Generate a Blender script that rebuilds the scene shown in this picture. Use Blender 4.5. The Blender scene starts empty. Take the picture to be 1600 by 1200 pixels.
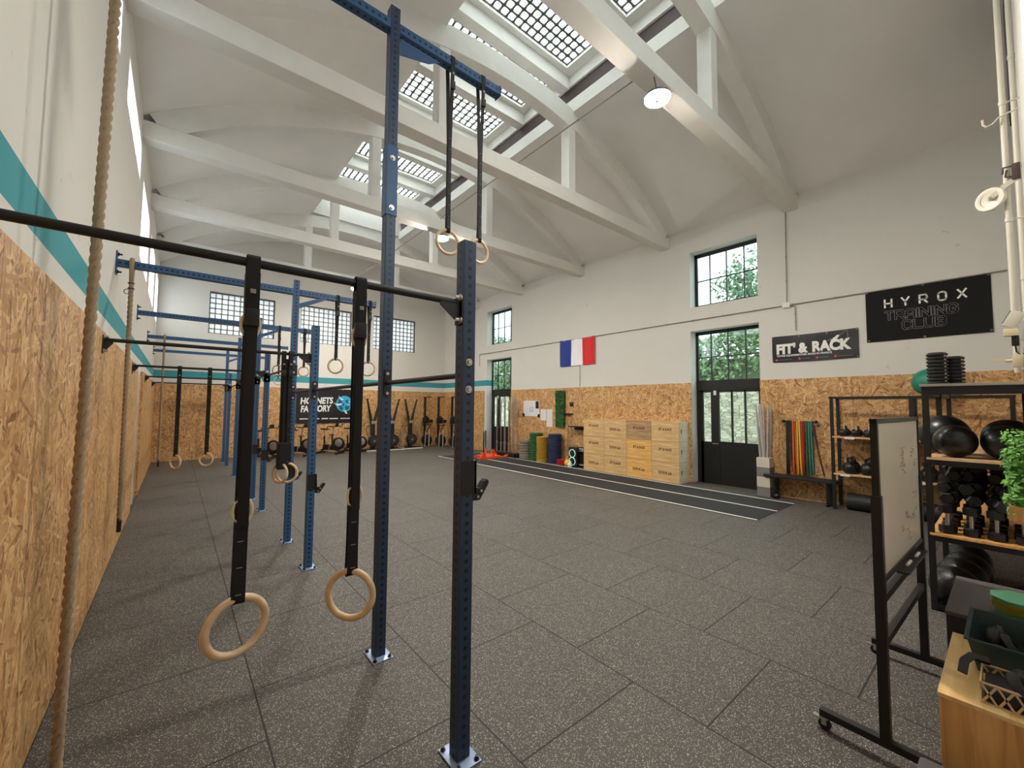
import bpy, bmesh, math, random
from math import sin, cos, pi, sqrt, atan2, radians
from mathutils import Vector, Matrix

S = bpy.context.scene
COL = S.collection

# ---------------------------------------------------------------- camera
CAM_F = 638.6                    # focal length in pixels of a 1600 px wide frame
yaw, pitch, roll = radians(39.395), radians(3.0985), radians(0.4536)
fwd = Vector((sin(yaw)*cos(pitch), cos(yaw)*cos(pitch), sin(pitch)))
rt = Vector((cos(yaw), -sin(yaw), 0)); up = rt.cross(fwd)
r2 = cos(roll)*rt + sin(roll)*up
u2 = -sin(roll)*rt + cos(roll)*up
cam = bpy.data.objects.new('camera', bpy.data.cameras.new('camera'))
cam.data.sensor_width = 36.0
cam.data.lens = CAM_F/1600*36.0
cam.data.clip_start = 0.02; cam.data.clip_end = 200
M = Matrix(((r2.x, u2.x, -fwd.x, 0), (r2.y, u2.y, -fwd.y, 0), (r2.z, u2.z, -fwd.z, 1.86), (0, 0, 0, 1)))
cam.matrix_world = M
COL.objects.link(cam); S.camera = cam

# ---------------------------------------------------------------- look, world, big lights
S.view_settings.view_transform = 'Standard'
S.view_settings.look = 'None'
S.view_settings.gamma = 1.0
S.view_settings.use_curve_mapping = False
S.view_settings.exposure = 1.26
SKY = 4.8          # overcast sky radiance
LAMP = 420.0        # high-bay lamp disc radiance
W = bpy.data.worlds.new('overcast_sky'); S.world = W; W.use_nodes = True
wn = W.node_tree.nodes; wl = W.node_tree.links
bg = wn['Background']; bg.inputs[1].default_value = SKY
tc = wn.new('ShaderNodeTexCoord'); sx = wn.new('ShaderNodeSeparateXYZ'); wl.new(tc.outputs['Generated'], sx.inputs[0])
cr = wn.new('ShaderNodeValToRGB'); wl.new(sx.outputs['Z'], cr.inputs[0]); wl.new(cr.outputs[0], bg.inputs[0])
cr.color_ramp.elements[0].position = 0.0; cr.color_ramp.elements[0].color = (0.40, 0.42, 0.43, 1)
cr.color_ramp.elements[1].position = 0.45; cr.color_ramp.elements[1].color = (0.95, 0.98, 1.0, 1)
S.cycles.max_bounces = 8; S.cycles.diffuse_bounces = 5; S.cycles.glossy_bounces = 3
S.cycles.transparent_max_bounces = 10; S.cycles.transmission_bounces = 4
S.cycles.caustics_reflective = False; S.cycles.caustics_refractive = False
S.cycles.sample_clamp_indirect = 6.0
S.cycles.use_denoising = True

def portal(name, loc, rot, sx_, sy_):
    l = bpy.data.lights.new(name, 'AREA'); l.shape = 'RECTANGLE'; l.size = sx_; l.size_y = sy_
    l.cycles.is_portal = True
    o = bpy.data.objects.new(name, l); o.location = loc; o.rotation_euler = rot; COL.objects.link(o)
portal('skylight_portal', (4.71, 7.0, 9.12), (0, 0, 0), 3.0, 14.9)
portal('window_portal', (10.42, 4.26, 3.0), (0, pi/2, 0), 6.0, 1.7)
portal('window_portal', (10.42, 13.0, 3.0), (0, pi/2, 0), 6.0, 1.7)
portal('window_portal', (4.6, 17.75, 5.0), (-pi/2, 0, 0), 8.2, 1.6)
portal('window_portal', (3.1, -0.55, 5.0), (pi/2, 0, 0), 3.9, 1.6)  # daylight through the added near-wall windows
portal('window_portal', (-1.0, 10.5, 5.1), (0, -pi/2, 0), 1.8, 15.0)

# ---------------------------------------------------------------- materials
def new_mat(name):
    m = bpy.data.materials.new(name); m.use_nodes = True
    nt = m.node_tree; b = nt.nodes['Principled BSDF']
    return m, nt, b
def srgb(r, g, b):
    f = lambda c: (c/255/12.92) if c/255 <= 0.04045 else ((c/255+0.055)/1.055)**2.4
    return (f(r), f(g), f(b), 1)
def plain(name, col, rough=0.6, metal=0.0, noise=0.0, scale=8.0, bump=0.0, emit=None, spec=None, alpha=None):
    m, nt, b = new_mat(name)
    b.inputs['Base Color'].default_value = col
    b.inputs['Roughness'].default_value = rough; b.inputs['Metallic'].default_value = metal
    if spec is not None: b.inputs['Specular IOR Level'].default_value = spec
    if emit: b.inputs['Emission Color'].default_value = emit[0]; b.inputs['Emission Strength'].default_value = emit[1]
    if noise or bump:
        t = nt.nodes.new('ShaderNodeTexCoord'); n = nt.nodes.new('ShaderNodeTexNoise')
        n.inputs['Scale'].default_value = scale; n.inputs['Detail'].default_value = 6
        nt.links.new(t.outputs['Object'], n.inputs['Vector'])
        if noise:
            mx = nt.nodes.new('ShaderNodeMix'); mx.data_type = 'RGBA'
            mx.inputs[6].default_value = col
            mx.inputs[7].default_value = tuple([c*(1-noise) for c in col[:3]]+[1])
            nt.links.new(n.outputs['Fac'], mx.inputs[0]); nt.links.new(mx.outputs[2], b.inputs['Base Color'])
        if bump:
            bp = nt.nodes.new('ShaderNodeBump'); bp.inputs['Strength'].default_value = bump; bp.inputs['Distance'].default_value = 0.01
            nt.links.new(n.outputs['Fac'], bp.inputs['Height']); nt.links.new(bp.outputs[0], b.inputs['Normal'])
    return m
class NT:
    """tiny node helper"""
    def __init__(s, nt): s.nt = nt
    def n(s, t, **kw):
        x = s.nt.nodes.new(t)
        for k, v in kw.items(): setattr(x, k, v)
        return x
    def l(s, a, b): s.nt.links.new(a, b)
    def m(s, op, a, b=None, c=None):
        x = s.n('ShaderNodeMath', operation=op)
        for i, v in enumerate((a, b, c)):
            if v is None: continue
            if isinstance(v, (int, float)): x.inputs[i].default_value = v
            else: s.l(v, x.inputs[i])
        return x.outputs[0]
    def mix(s, f, a, b):
        x = s.n('ShaderNodeMix', data_type='RGBA')
        for i, v in ((0, f), (6, a), (7, b)):
            if isinstance(v, (int, float, tuple)): x.inputs[i].default_value = v
            else: s.l(v, x.inputs[i])
        return x.outputs[2]
    def ramp(s, f, stops):
        x = s.n('ShaderNodeValToRGB'); s.l(f, x.inputs[0]); e = x.color_ramp.elements
        while len(e) < len(stops): e.new(0.5)
        for i, (p, c) in enumerate(stops): e[i].position = p; e[i].color = c
        return x.outputs[0]

def osb_mat():
    m, nt, b = new_mat('osb_board'); h = NT(nt)
    t = h.n('ShaderNodeTexCoord'); s = h.n('ShaderNodeSeparateXYZ'); h.l(t.outputs['Object'], s.inputs[0])
    u = h.m('ADD', s.outputs['X'], s.outputs['Y']); c = h.n('ShaderNodeCombineXYZ'); h.l(u, c.inputs[0]); h.l(s.outputs['Z'], c.inputs[1])
    # long wood strands lying in several directions; where they cross, the one with the higher rank is on top
    best = None; tone = None
    for i, (ang, sc) in enumerate(((0.35, (7, 46)), (1.05, (6, 42)), (1.75, (8, 50)), (2.35, (6.5, 44)), (2.9, (7, 46)), (1.45, (7, 44)))):
        mp = h.n('ShaderNodeMapping', vector_type='POINT'); mp.inputs['Rotation'].default_value = (0, 0, ang); mp.inputs['Location'].default_value = (i*3.7, i*1.9, 0); h.l(c.outputs[0], mp.inputs[0])
        m2 = h.n('ShaderNodeMapping'); m2.inputs['Scale'].default_value = (sc[0], sc[1], 1); h.l(mp.outputs[0], m2.inputs[0])
        v = h.n('ShaderNodeTexVoronoi', voronoi_dimensions='2D'); v.inputs['Scale'].default_value = 1.0; h.l(m2.outputs[0], v.inputs['Vector'])
        q = h.n('ShaderNodeSeparateColor'); h.l(v.outputs['Color'], q.inputs[0])
        if best is None: best, tone = q.outputs[0], q.outputs[1]
        else:
            gt = h.m('GREATER_THAN', q.outputs[0], best)
            tone = h.m('ADD', h.m('MULTIPLY', q.outputs[1], gt), h.m('MULTIPLY', tone, h.m('SUBTRACT', 1.0, gt)))
            best = h.m('MAXIMUM', best, q.outputs[0])
    n = h.n('ShaderNodeTexNoise', noise_dimensions='2D'); n.inputs['Scale'].default_value = 40; n.inputs['Detail'].default_value = 3; h.l(c.outputs[0], n.inputs['Vector'])
    mxx = h.m('ADD', h.m('MULTIPLY', tone, 0.8), h.m('MULTIPLY', n.outputs['Fac'], 0.2))
    col = h.ramp(mxx, [(0.10, srgb(132, 88, 48)), (0.24, srgb(176, 130, 80)), (0.66, srgb(204, 160, 108)), (0.92, srgb(226, 190, 138))])
    fr = h.m('FRACT', h.m('DIVIDE', h.m('ADD', u, 0.62), 1.25)); j = h.m('LESS_THAN', fr, 0.0035)
    col = h.mix(j, col, srgb(80, 52, 26)); h.l(col, b.inputs['Base Color'])
    b.inputs['Roughness'].default_value = 0.55
    bp = h.n('ShaderNodeBump'); bp.inputs['Strength'].default_value = 0.2; bp.inputs['Distance'].default_value = 0.003; h.l(mxx, bp.inputs['Height']); h.l(bp.outputs[0], b.inputs['Normal'])
    return m
def rubber_floor():
    m, nt, b = new_mat('speckled_rubber_tiles'); h = NT(nt)
    t = h.n('ShaderNodeTexCoord'); s = h.n('ShaderNodeSeparateXYZ'); h.l(t.outputs['Object'], s.inputs[0])
    X, Y = s.outputs['X'], s.outputs['Y']
    cx = h.m('SUBTRACT', X, 0.47); ix = h.m('FLOOR', cx); fx = h.m('FRACT', cx)
    par = h.m('FRACT', h.m('MULTIPLY', h.m('ABSOLUTE', ix), 0.5))           # 0 or 0.5
    cy = h.m('SUBTRACT', h.m('SUBTRACT', Y, 0.19), par); fy = h.m('FRACT', cy); iy = h.m('FLOOR', cy)
    def line(f, w): return h.m('MAXIMUM', h.m('LESS_THAN', f, w), h.m('GREATER_THAN', f, 1-w))
    seam = h.m('MAXIMUM', line(fx, 0.0048), line(fy, 0.0048))
    cb = h.n('ShaderNodeCombineXYZ'); h.l(ix, cb.inputs[0]); h.l(iy, cb.inputs[1])
    wnz = h.n('ShaderNodeTexWhiteNoise', noise_dimensions='2D'); h.l(cb.outputs[0], wnz.inputs['Vector'])
    # flecks
    def flecks(sc, th, off):
        mp = h.n('ShaderNodeMapping'); mp.inputs['Scale'].default_value = (1, 1, 0); mp.inputs['Location'].default_value = (off, 0, 0); h.l(t.outputs['Object'], mp.inputs[0])
        v = h.n('ShaderNodeTexVoronoi', voronoi_dimensions='2D'); v.inputs['Scale'].default_value = sc; h.l(mp.outputs[0], v.inputs['Vector'])
        q = h.n('ShaderNodeSeparateColor'); h.l(v.outputs['Color'], q.inputs[0])
        return h.m('MULTIPLY', h.m('GREATER_THAN', q.outputs[0], th), h.m('LESS_THAN', v.outputs['Distance'], 0.42)), q.outputs[1]
    f1, tone = flecks(175, 0.84, 0); f2, tone2 = flecks(280, 0.84, 4.2)
    nz = h.n('ShaderNodeTexNoise'); nz.inputs['Scale'].default_value = 0.6; nz.inputs['Detail'].default_value = 5; h.l(t.outputs['Object'], nz.inputs['Vector'])
    base = h.mix(nz.outputs['Fac'], srgb(56, 53, 50), srgb(74, 70, 65))
    base = h.mix(h.m('MULTIPLY', wnz.outputs['Value'], 0.35), base, srgb(88, 83, 78))
    c1 = h.mix(h.m('MULTIPLY', f2, 0.8), base, srgb(132, 128, 122))
    fc = h.mix(tone, srgb(140, 135, 128), srgb(205, 200, 192))
    c2 = h.mix(f1, c1, fc)
    c3 = h.mix(seam, c2, srgb(12, 12, 11))
    h.l(c3, b.inputs['Base Color'])
    rg = h.m('ADD', 0.50, h.m('MULTIPLY', nz.outputs['Fac'], 0.22)); h.l(rg, b.inputs['Roughness'])
    b.inputs['Specular IOR Level'].default_value = 0.45
    bp = h.n('ShaderNodeBump'); bp.inputs['Strength'].default_value = 0.5; bp.inputs['Distance'].default_value = 0.004
    hh = h.m('SUBTRACT', h.m('MULTIPLY', tone2, 0.15), seam); h.l(hh, bp.inputs['Height']); h.l(bp.outputs[0], b.inputs['Normal'])
    return m
def wall_mat(stripe):
    m, nt, b = new_mat('painted_wall_with_stripe' if stripe else 'old_white_render'); h = NT(nt)
    t = h.n('ShaderNodeTexCoord'); s = h.n('ShaderNodeSeparateXYZ'); h.l(t.outputs['Object'], s.inputs[0])
    n1 = h.n('ShaderNodeTexNoise'); n1.inputs['Scale'].default_value = 0.55; n1.inputs['Detail'].default_value = 7; n1.inputs['Roughness'].default_value = 0.6; h.l(t.outputs['Object'], n1.inputs['Vector'])
    n2 = h.n('ShaderNodeTexNoise'); n2.inputs['Scale'].default_value = 6; n2.inputs['Detail'].default_value = 8; n2.inputs['Roughness'].default_value = 0.7; h.l(t.outputs['Object'], n2.inputs['Vector'])
    base = h.mix(n1.outputs['Fac'], srgb(206, 204, 198), srgb(222, 220, 215))
    # chipped dark spots, only where the big noise allows
    sp = h.m('MULTIPLY', h.m('GREATER_THAN', n2.outputs['Fac'], 0.655), h.m('GREATER_THAN', n1.outputs['Fac'], 0.515))
    base = h.mix(h.m('MULTIPLY', sp, 0.30), base, srgb(120, 116, 108))
    if stripe:
        z = s.outputs['Z']
        k = h.m('MULTIPLY', h.m('GREATER_THAN', z, 2.70), h.m('LESS_THAN', z, 2.935))
        far = h.m('MAXIMUM', h.m('GREATER_THAN', s.outputs['Y'], 13.78), h.m('LESS_THAN', s.outputs['X'], 9.0))
        base = h.mix(h.m('MULTIPLY', k, far), base, srgb(62, 150, 160))
    h.l(base, b.inputs['Base Color']); b.inputs['Roughness'].default_value = 0.85
    bp = h.n('ShaderNodeBump'); bp.inputs['Strength'].default_value = 0.10; bp.inputs['Distance'].default_value = 0.01; h.l(n2.outputs['Fac'], bp.inputs['Height']); h.l(bp.outputs[0], b.inputs['Normal'])
    return m
def steel_holes(name, col, rough=0.42):
    """painted box steel with a row of round holes every 50 mm, drilled along local Z"""
    m, nt, b = new_mat(name); h = NT(nt)
    t = h.n('ShaderNodeTexCoord'); s = h.n('ShaderNodeSeparateXYZ'); h.l(t.outputs['Object'], s.inputs[0])
    p = h.m('SUBTRACT', h.m('FRACT', h.m('DIVIDE', s.outputs['Z'], 0.05)), 0.5); p = h.m('MULTIPLY', p, 0.05)
    p2 = h.m('MULTIPLY', p, p)
    def d(a): return h.m('SQRT', h.m('ADD', h.m('MULTIPLY', a, a), p2))
    dm = h.m('MINIMUM', d(s.outputs['X']), d(s.outputs['Y'])); hole = h.m('LESS_THAN', dm, 0.0118)
    c = h.mix(hole, col, (0.004, 0.005, 0.008, 1)); h.l(c, b.inputs['Base Color'])
    b.inputs['Roughness'].default_value = rough
    bp = h.n('ShaderNodeBump'); bp.inputs['Strength'].default_value = 0.8; bp.inputs['Distance'].default_value = 0.004
    h.l(h.m('MINIMUM', dm, 0.0138), bp.inputs['Height']); h.l(bp.outputs[0], b.inputs['Normal'])
    return m
def wood_mat(name, c1, c2, scale=1.0, axis=(1, 14, 14), rough=0.5):
    m, nt, b = new_mat(name); h = NT(nt)
    t = h.n('ShaderNodeTexCoord'); mp = h.n('ShaderNodeMapping'); mp.inputs['Scale'].default_value = tuple(a*scale for a in axis); h.l(t.outputs['Object'], mp.inputs[0])
    n = h.n('ShaderNodeTexNoise'); n.inputs['Scale'].default_value = 2.2; n.inputs['Detail'].default_value = 7; n.inputs['Distortion'].default_value = 0.6; h.l(mp.outputs[0], n.inputs['Vector'])
    h.l(h.ramp(n.outputs['Fac'], [(0.32, c1), (0.68, c2)]), b.inputs['Base Color']); b.inputs['Roughness'].default_value = rough
    return m
def glass_brick(name, tint, cell, trans=0.75, th=0.375, jc=(96, 100, 95)):
    """cast glass bricks in a concrete grid: cell size in metres, on (u,v) of the panel"""
    m, nt, b = new_mat(name); h = NT(nt)
    t = h.n('ShaderNodeTexCoord'); s = h.n('ShaderNodeSeparateXYZ'); h.l(t.outputs['Object'], s.inputs[0])
    def ax(a):
        f = h.m('FRACT', h.m('DIVIDE', a, cell)); return h.m('ABSOLUTE', h.m('SUBTRACT', f, 0.5))
    e = h.m('MAXIMUM', ax(s.outputs['X']), ax(s.outputs['Y']))
    e2 = h.m('ADD', h.m('POWER', ax(s.outputs['X']), 10), h.m('POWER', ax(s.outputs['Y']), 10)); e = h.m('POWER', e2, 1/10)
    joint = h.m('GREATER_THAN', e, th)
    tr = h.n('ShaderNodeBsdfTransparent'); tr.inputs[0].default_value = tint
    gl = h.n('ShaderNodeBsdfGlossy'); gl.inputs['Roughness'].default_value = 0.5
    tl = h.n('ShaderNodeBsdfTranslucent'); tl.inputs[0].default_value = tint
    m1 = h.n('ShaderNodeMixShader'); m1.inputs[0].default_value = 1-trans; h.l(tr.outputs[0], m1.inputs[1]); h.l(tl.outputs[0], m1.inputs[2])
    m2 = h.n('ShaderNodeMixShader'); m2.inputs[0].default_value = 0.06; h.l(m1.outputs[0], m2.inputs[1]); h.l(gl.outputs[0], m2.inputs[2])
    df = h.n('ShaderNodeBsdfDiffuse'); df.inputs[0].default_value = srgb(*jc)
    m3 = h.n('ShaderNodeMixShader'); h.l(joint, m3.inputs[0]); h.l(m2.outputs[0], m3.inputs[1]); h.l(df.outputs[0], m3.inputs[2])
    h.l(m3.outputs[0], nt.nodes['Material Output'].inputs[0])
    return m
def pane_mat(name, tint, refl=0.06):
    m, nt, b = new_mat(name); h = NT(nt)
    tr = h.n('ShaderNodeBsdfTransparent'); tr.inputs[0].default_value = tint
    gl = h.n('ShaderNodeBsdfGlossy'); gl.inputs['Roughness'].default_value = 0.02
    mx = h.n('ShaderNodeMixShader'); mx.inputs[0].default_value = refl; h.l(tr.outputs[0], mx.inputs[1]); h.l(gl.outputs[0], mx.inputs[2])
    h.l(mx.outputs[0], nt.nodes['Material Output'].inputs[0]); return m
def stone_mat():
    m, nt, b = new_mat('rubble_stone'); h = NT(nt)
    t = h.n('ShaderNodeTexCoord'); mp = h.n('ShaderNodeMapping'); mp.inputs['Scale'].default_value = (2.2, 2.2, 5.5); h.l(t.outputs['Object'], mp.inputs[0])
    v = h.n('ShaderNodeTexVoronoi', feature='DISTANCE_TO_EDGE'); v.inputs['Scale'].default_value = 1.6; h.l(mp.outputs[0], v.inputs['Vector'])
    v2 = h.n('ShaderNodeTexVoronoi'); v2.inputs['Scale'].default_value = 1.6; h.l(mp.outputs[0], v2.inputs['Vector'])
    q = h.n('ShaderNodeSeparateColor'); h.l(v2.outputs['Color'], q.inputs[0])
    c = h.mix(q.outputs[0], srgb(150, 142, 126), srgb(204, 196, 180))
    c = h.mix(h.m('LESS_THAN', v.outputs['Distance'], 0.05), c, srgb(108, 100, 88))
    h.l(c, b.inputs['Base Color']); b.inputs['Roughness'].default_value = 0.9; return m
def leaf_mat(name, a, c):
    m, nt, b = new_mat(name); h = NT(nt)
    t = h.n('ShaderNodeNewGeometry'); n = h.n('ShaderNodeTexWhiteNoise', noise_dimensions='1D'); h.l(t.outputs['Random Per Island'], n.inputs['W'])
    h.l(h.mix(n.outputs['Value'], a, c), b.inputs['Base Color']); b.inputs['Roughness'].default_value = 0.5
    return m
def flag_like(name, fn):
    m, nt, b = new_mat(name); h = NT(nt); fn(h, b); return m

MT = {}
MT['osb'] = osb_mat(); MT['floor'] = rubber_floor(); MT['wallS'] = wall_mat(True); MT['wall'] = wall_mat(False)
MT['ceil'] = plain('old_whitewashed_vault', srgb(236, 234, 231), 0.9, noise=0.14, scale=1.3, bump=0.15)
MT['beam'] = plain('whitewashed_concrete', srgb(232, 230, 225), 0.85, noise=0.12, scale=5, bump=0.3)
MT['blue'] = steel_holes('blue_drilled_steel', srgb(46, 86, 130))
MT['navy'] = steel_holes('shaded_blue_drilled_steel', srgb(42, 60, 90))  # same blue paint, darkened in colour for the unlit near posts
MT['blue_flat'] = plain('blue_painted_steel', srgb(44, 80, 124), 0.42)
MT['plate_blue'] = plain('pale_blue_steel_plate', srgb(150, 170, 205), 0.35, 0.3)
MT['black'] = plain('black_powder_coat', srgb(22, 21, 21), 0.45)
MT['black_soft'] = plain('black_rubber', srgb(26, 26, 27), 0.6)
MT['webbing'] = plain('black_webbing', srgb(16, 15, 15), 0.75)
MT['chrome'] = plain('zinc_bolt', srgb(190, 188, 180), 0.28, 0.9)
MT['steel'] = plain('brushed_bar_steel', srgb(172, 164, 158), 0.35, 0.65)
MT['ringwood'] = wood_mat('pale_beech', srgb(208, 178, 142), srgb(230, 204, 170), 6, (1, 1, 1), 0.4)
MT['ply'] = wood_mat('birch_plywood', srgb(196, 158, 108), srgb(226, 192, 140), 1.0, (10, 1.2, 10), 0.55)
MT['ply_dark'] = wood_mat('brown_weathered_plywood', srgb(150, 116, 82), srgb(196, 160, 116), 1.0, (10, 1.2, 10), 0.55)
MT['ply_yellow'] = wood_mat('yellow_new_plywood', srgb(214, 160, 86), srgb(238, 194, 120), 1.0, (10, 1.2, 10), 0.5)
MT['ply_pale'] = wood_mat('pale_plywood_side', srgb(214, 200, 178), srgb(234, 222, 202), 1.0, (1, 1, 8), 0.6)
MT['pine'] = wood_mat('pine_board', srgb(200, 142, 80), srgb(236, 184, 116), 1.2, (7, 9, 0.7), 0.45)
MT['shelfwood'] = wood_mat('pale_shelf_board', srgb(196, 156, 112), srgb(226, 190, 146), 1.2, (10, 2, 10), 0.5)
MT['rope'] = plain('manila_rope', srgb(176, 154, 126), 0.9, noise=0.4, scale=120, bump=0.3)
MT['white'] = plain('white_paint', srgb(226, 226, 222), 0.5)
MT['paper'] = plain('white_paper', srgb(222, 222, 224), 0.8)
MT['cream'] = plain('cream_paint', srgb(222, 208, 178), 0.5)
MT['frame'] = plain('black_window_steel', srgb(14, 14, 14), 0.5)
MT['turf'] = plain('black_sprint_turf', srgb(44, 44, 45), 0.85, noise=0.3, scale=60, bump=0.4)
MT['line'] = plain('white_track_line', srgb(225, 225, 215), 0.7)
MT['brown'] = plain('brown_louvre_board', srgb(74, 60, 58), 0.6)
MT['stone'] = stone_mat()
MT['gravel'] = plain('pale_gravel', srgb(196, 194, 188), 0.95, noise=0.2, scale=20)
MT['leaf'] = leaf_mat('ivy_leaves', srgb(70, 96, 62), srgb(124, 146, 100))
MT['leaf2'] = leaf_mat('tree_leaves', srgb(78, 104, 80), srgb(134, 156, 124))
MT['leaf3'] = leaf_mat('artificial_plant_leaves', srgb(52, 118, 34), srgb(126, 184, 74))
MT['moss'] = leaf_mat('moss_panel_leaves', srgb(22, 66, 20), srgb(60, 118, 44))
MT['bark'] = plain('bark', srgb(78, 66, 54), 0.9, noise=0.4)
MT['glassroof'] = glass_brick('skylight_glass_bricks', (0.93, 0.97, 0.95, 1), 0.165)
MT['glasswall'] = glass_brick('wall_glass_bricks', (0.44, 0.46, 0.46, 1), 0.18, 0.5, 0.42, (128, 126, 120))
MT['glassleft'] = glass_brick('left_wall_glass_bricks', (0.92, 0.96, 0.97, 1), 0.2, 0.4, 0.47, (190, 195, 195))
MT['basket_tan'] = plain('tan_lattice', srgb(206, 178, 140), 0.6)
MT['pane'] = pane_mat('window_pane', (0.55, 0.63, 0.61, 1))
MT['orange'] = plain('orange_powder_coat', srgb(232, 84, 40), 0.45)
MT['green_r'] = plain('green_bumper_rubber', srgb(34, 92, 48), 0.6)
MT['yellow_r'] = plain('ochre_bumper_rubber', srgb(170, 132, 40), 0.6)
MT['navy_r'] = plain('navy_bumper_rubber', srgb(36, 46, 78), 0.6)
MT['gray_r'] = plain('grey_bumper_rubber', srgb(128, 120, 108), 0.6)
MT['red'] = plain('red_vinyl', srgb(160, 28, 48), 0.45)
MT['yellow'] = plain('yellow_vinyl', srgb(236, 186, 30), 0.45)
MT['teal'] = plain('teal_rubber_ball', srgb(30, 130, 108), 0.45)
MT['vinyl'] = plain('black_pvc_tarpaulin', srgb(17, 18, 20), 0.42, bump=0.3, scale=3)
MT['cloth_blk'] = plain('black_cloth', srgb(14, 14, 15), 0.9)
MT['txt_white'] = plain('white_print', srgb(235, 235, 232), 0.6)
MT['txt_grey'] = plain('grey_print', srgb(120, 120, 124), 0.6)
MT['txt_brown'] = plain('burnt_print', srgb(96, 68, 40), 0.7)
MT['cyan'] = plain('cyan_print', srgb(40, 168, 214), 0.5)
MT['cyan_dk'] = plain('dark_teal_print', srgb(14, 82, 108), 0.5)
MT['concrete_grey'] = plain('grey_foam_block', srgb(120, 118, 116), 0.7)
MT['beige_block'] = plain('beige_block', srgb(206, 196, 182), 0.7)
MT['pvc'] = plain('grey_pvc_pipe', srgb(186, 182, 178), 0.4)
MT['soft_grey'] = plain('grey_foam_cover', srgb(84, 80, 80), 0.6, noise=0.15, scale=12)
MT['soft_navy'] = plain('navy_foam_cover', srgb(24, 30, 48), 0.5)
MT['board'] = plain('whiteboard_surface', srgb(232, 222, 208), 0.22, noise=0.12, scale=3)
MT['marker'] = plain('faint_marker_ink', srgb(168, 152, 134), 0.6)
MT['pinkmark'] = plain('pink_plastic', srgb(230, 60, 90), 0.5)
MT['lamp_body'] = plain('grey_lamp_housing', srgb(90, 90, 92), 0.5, 0.3)
MT['lamp_glow'] = plain('warm_led_diffuser', srgb(255, 235, 200), 0.5, emit=(srgb(255, 244, 229), LAMP))
MT['mint'] = plain('mint_plastic', srgb(130, 205, 170), 0.35)
MT['lime'] = plain('lime_plastic', srgb(150, 190, 80), 0.35)
MT['amber'] = plain('amber_plastic', srgb(216, 140, 40), 0.35)
MT['crate'] = plain('slate_green_plastic', srgb(50, 70, 74), 0.3)
MT['gloss_blk'] = plain('glossy_black_rubber', srgb(24, 24, 26), 0.32)
MT['iron'] = plain('black_cast_iron', srgb(24, 24, 25), 0.4, bump=0.2, scale=60)
MT['purple'] = plain('violet_glass', srgb(70, 60, 110), 0.3)
MT['neon'] = plain('speaker_ring_light', srgb(150, 230, 220), 0.4, emit=(srgb(170, 225, 210), 0.35))

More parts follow.
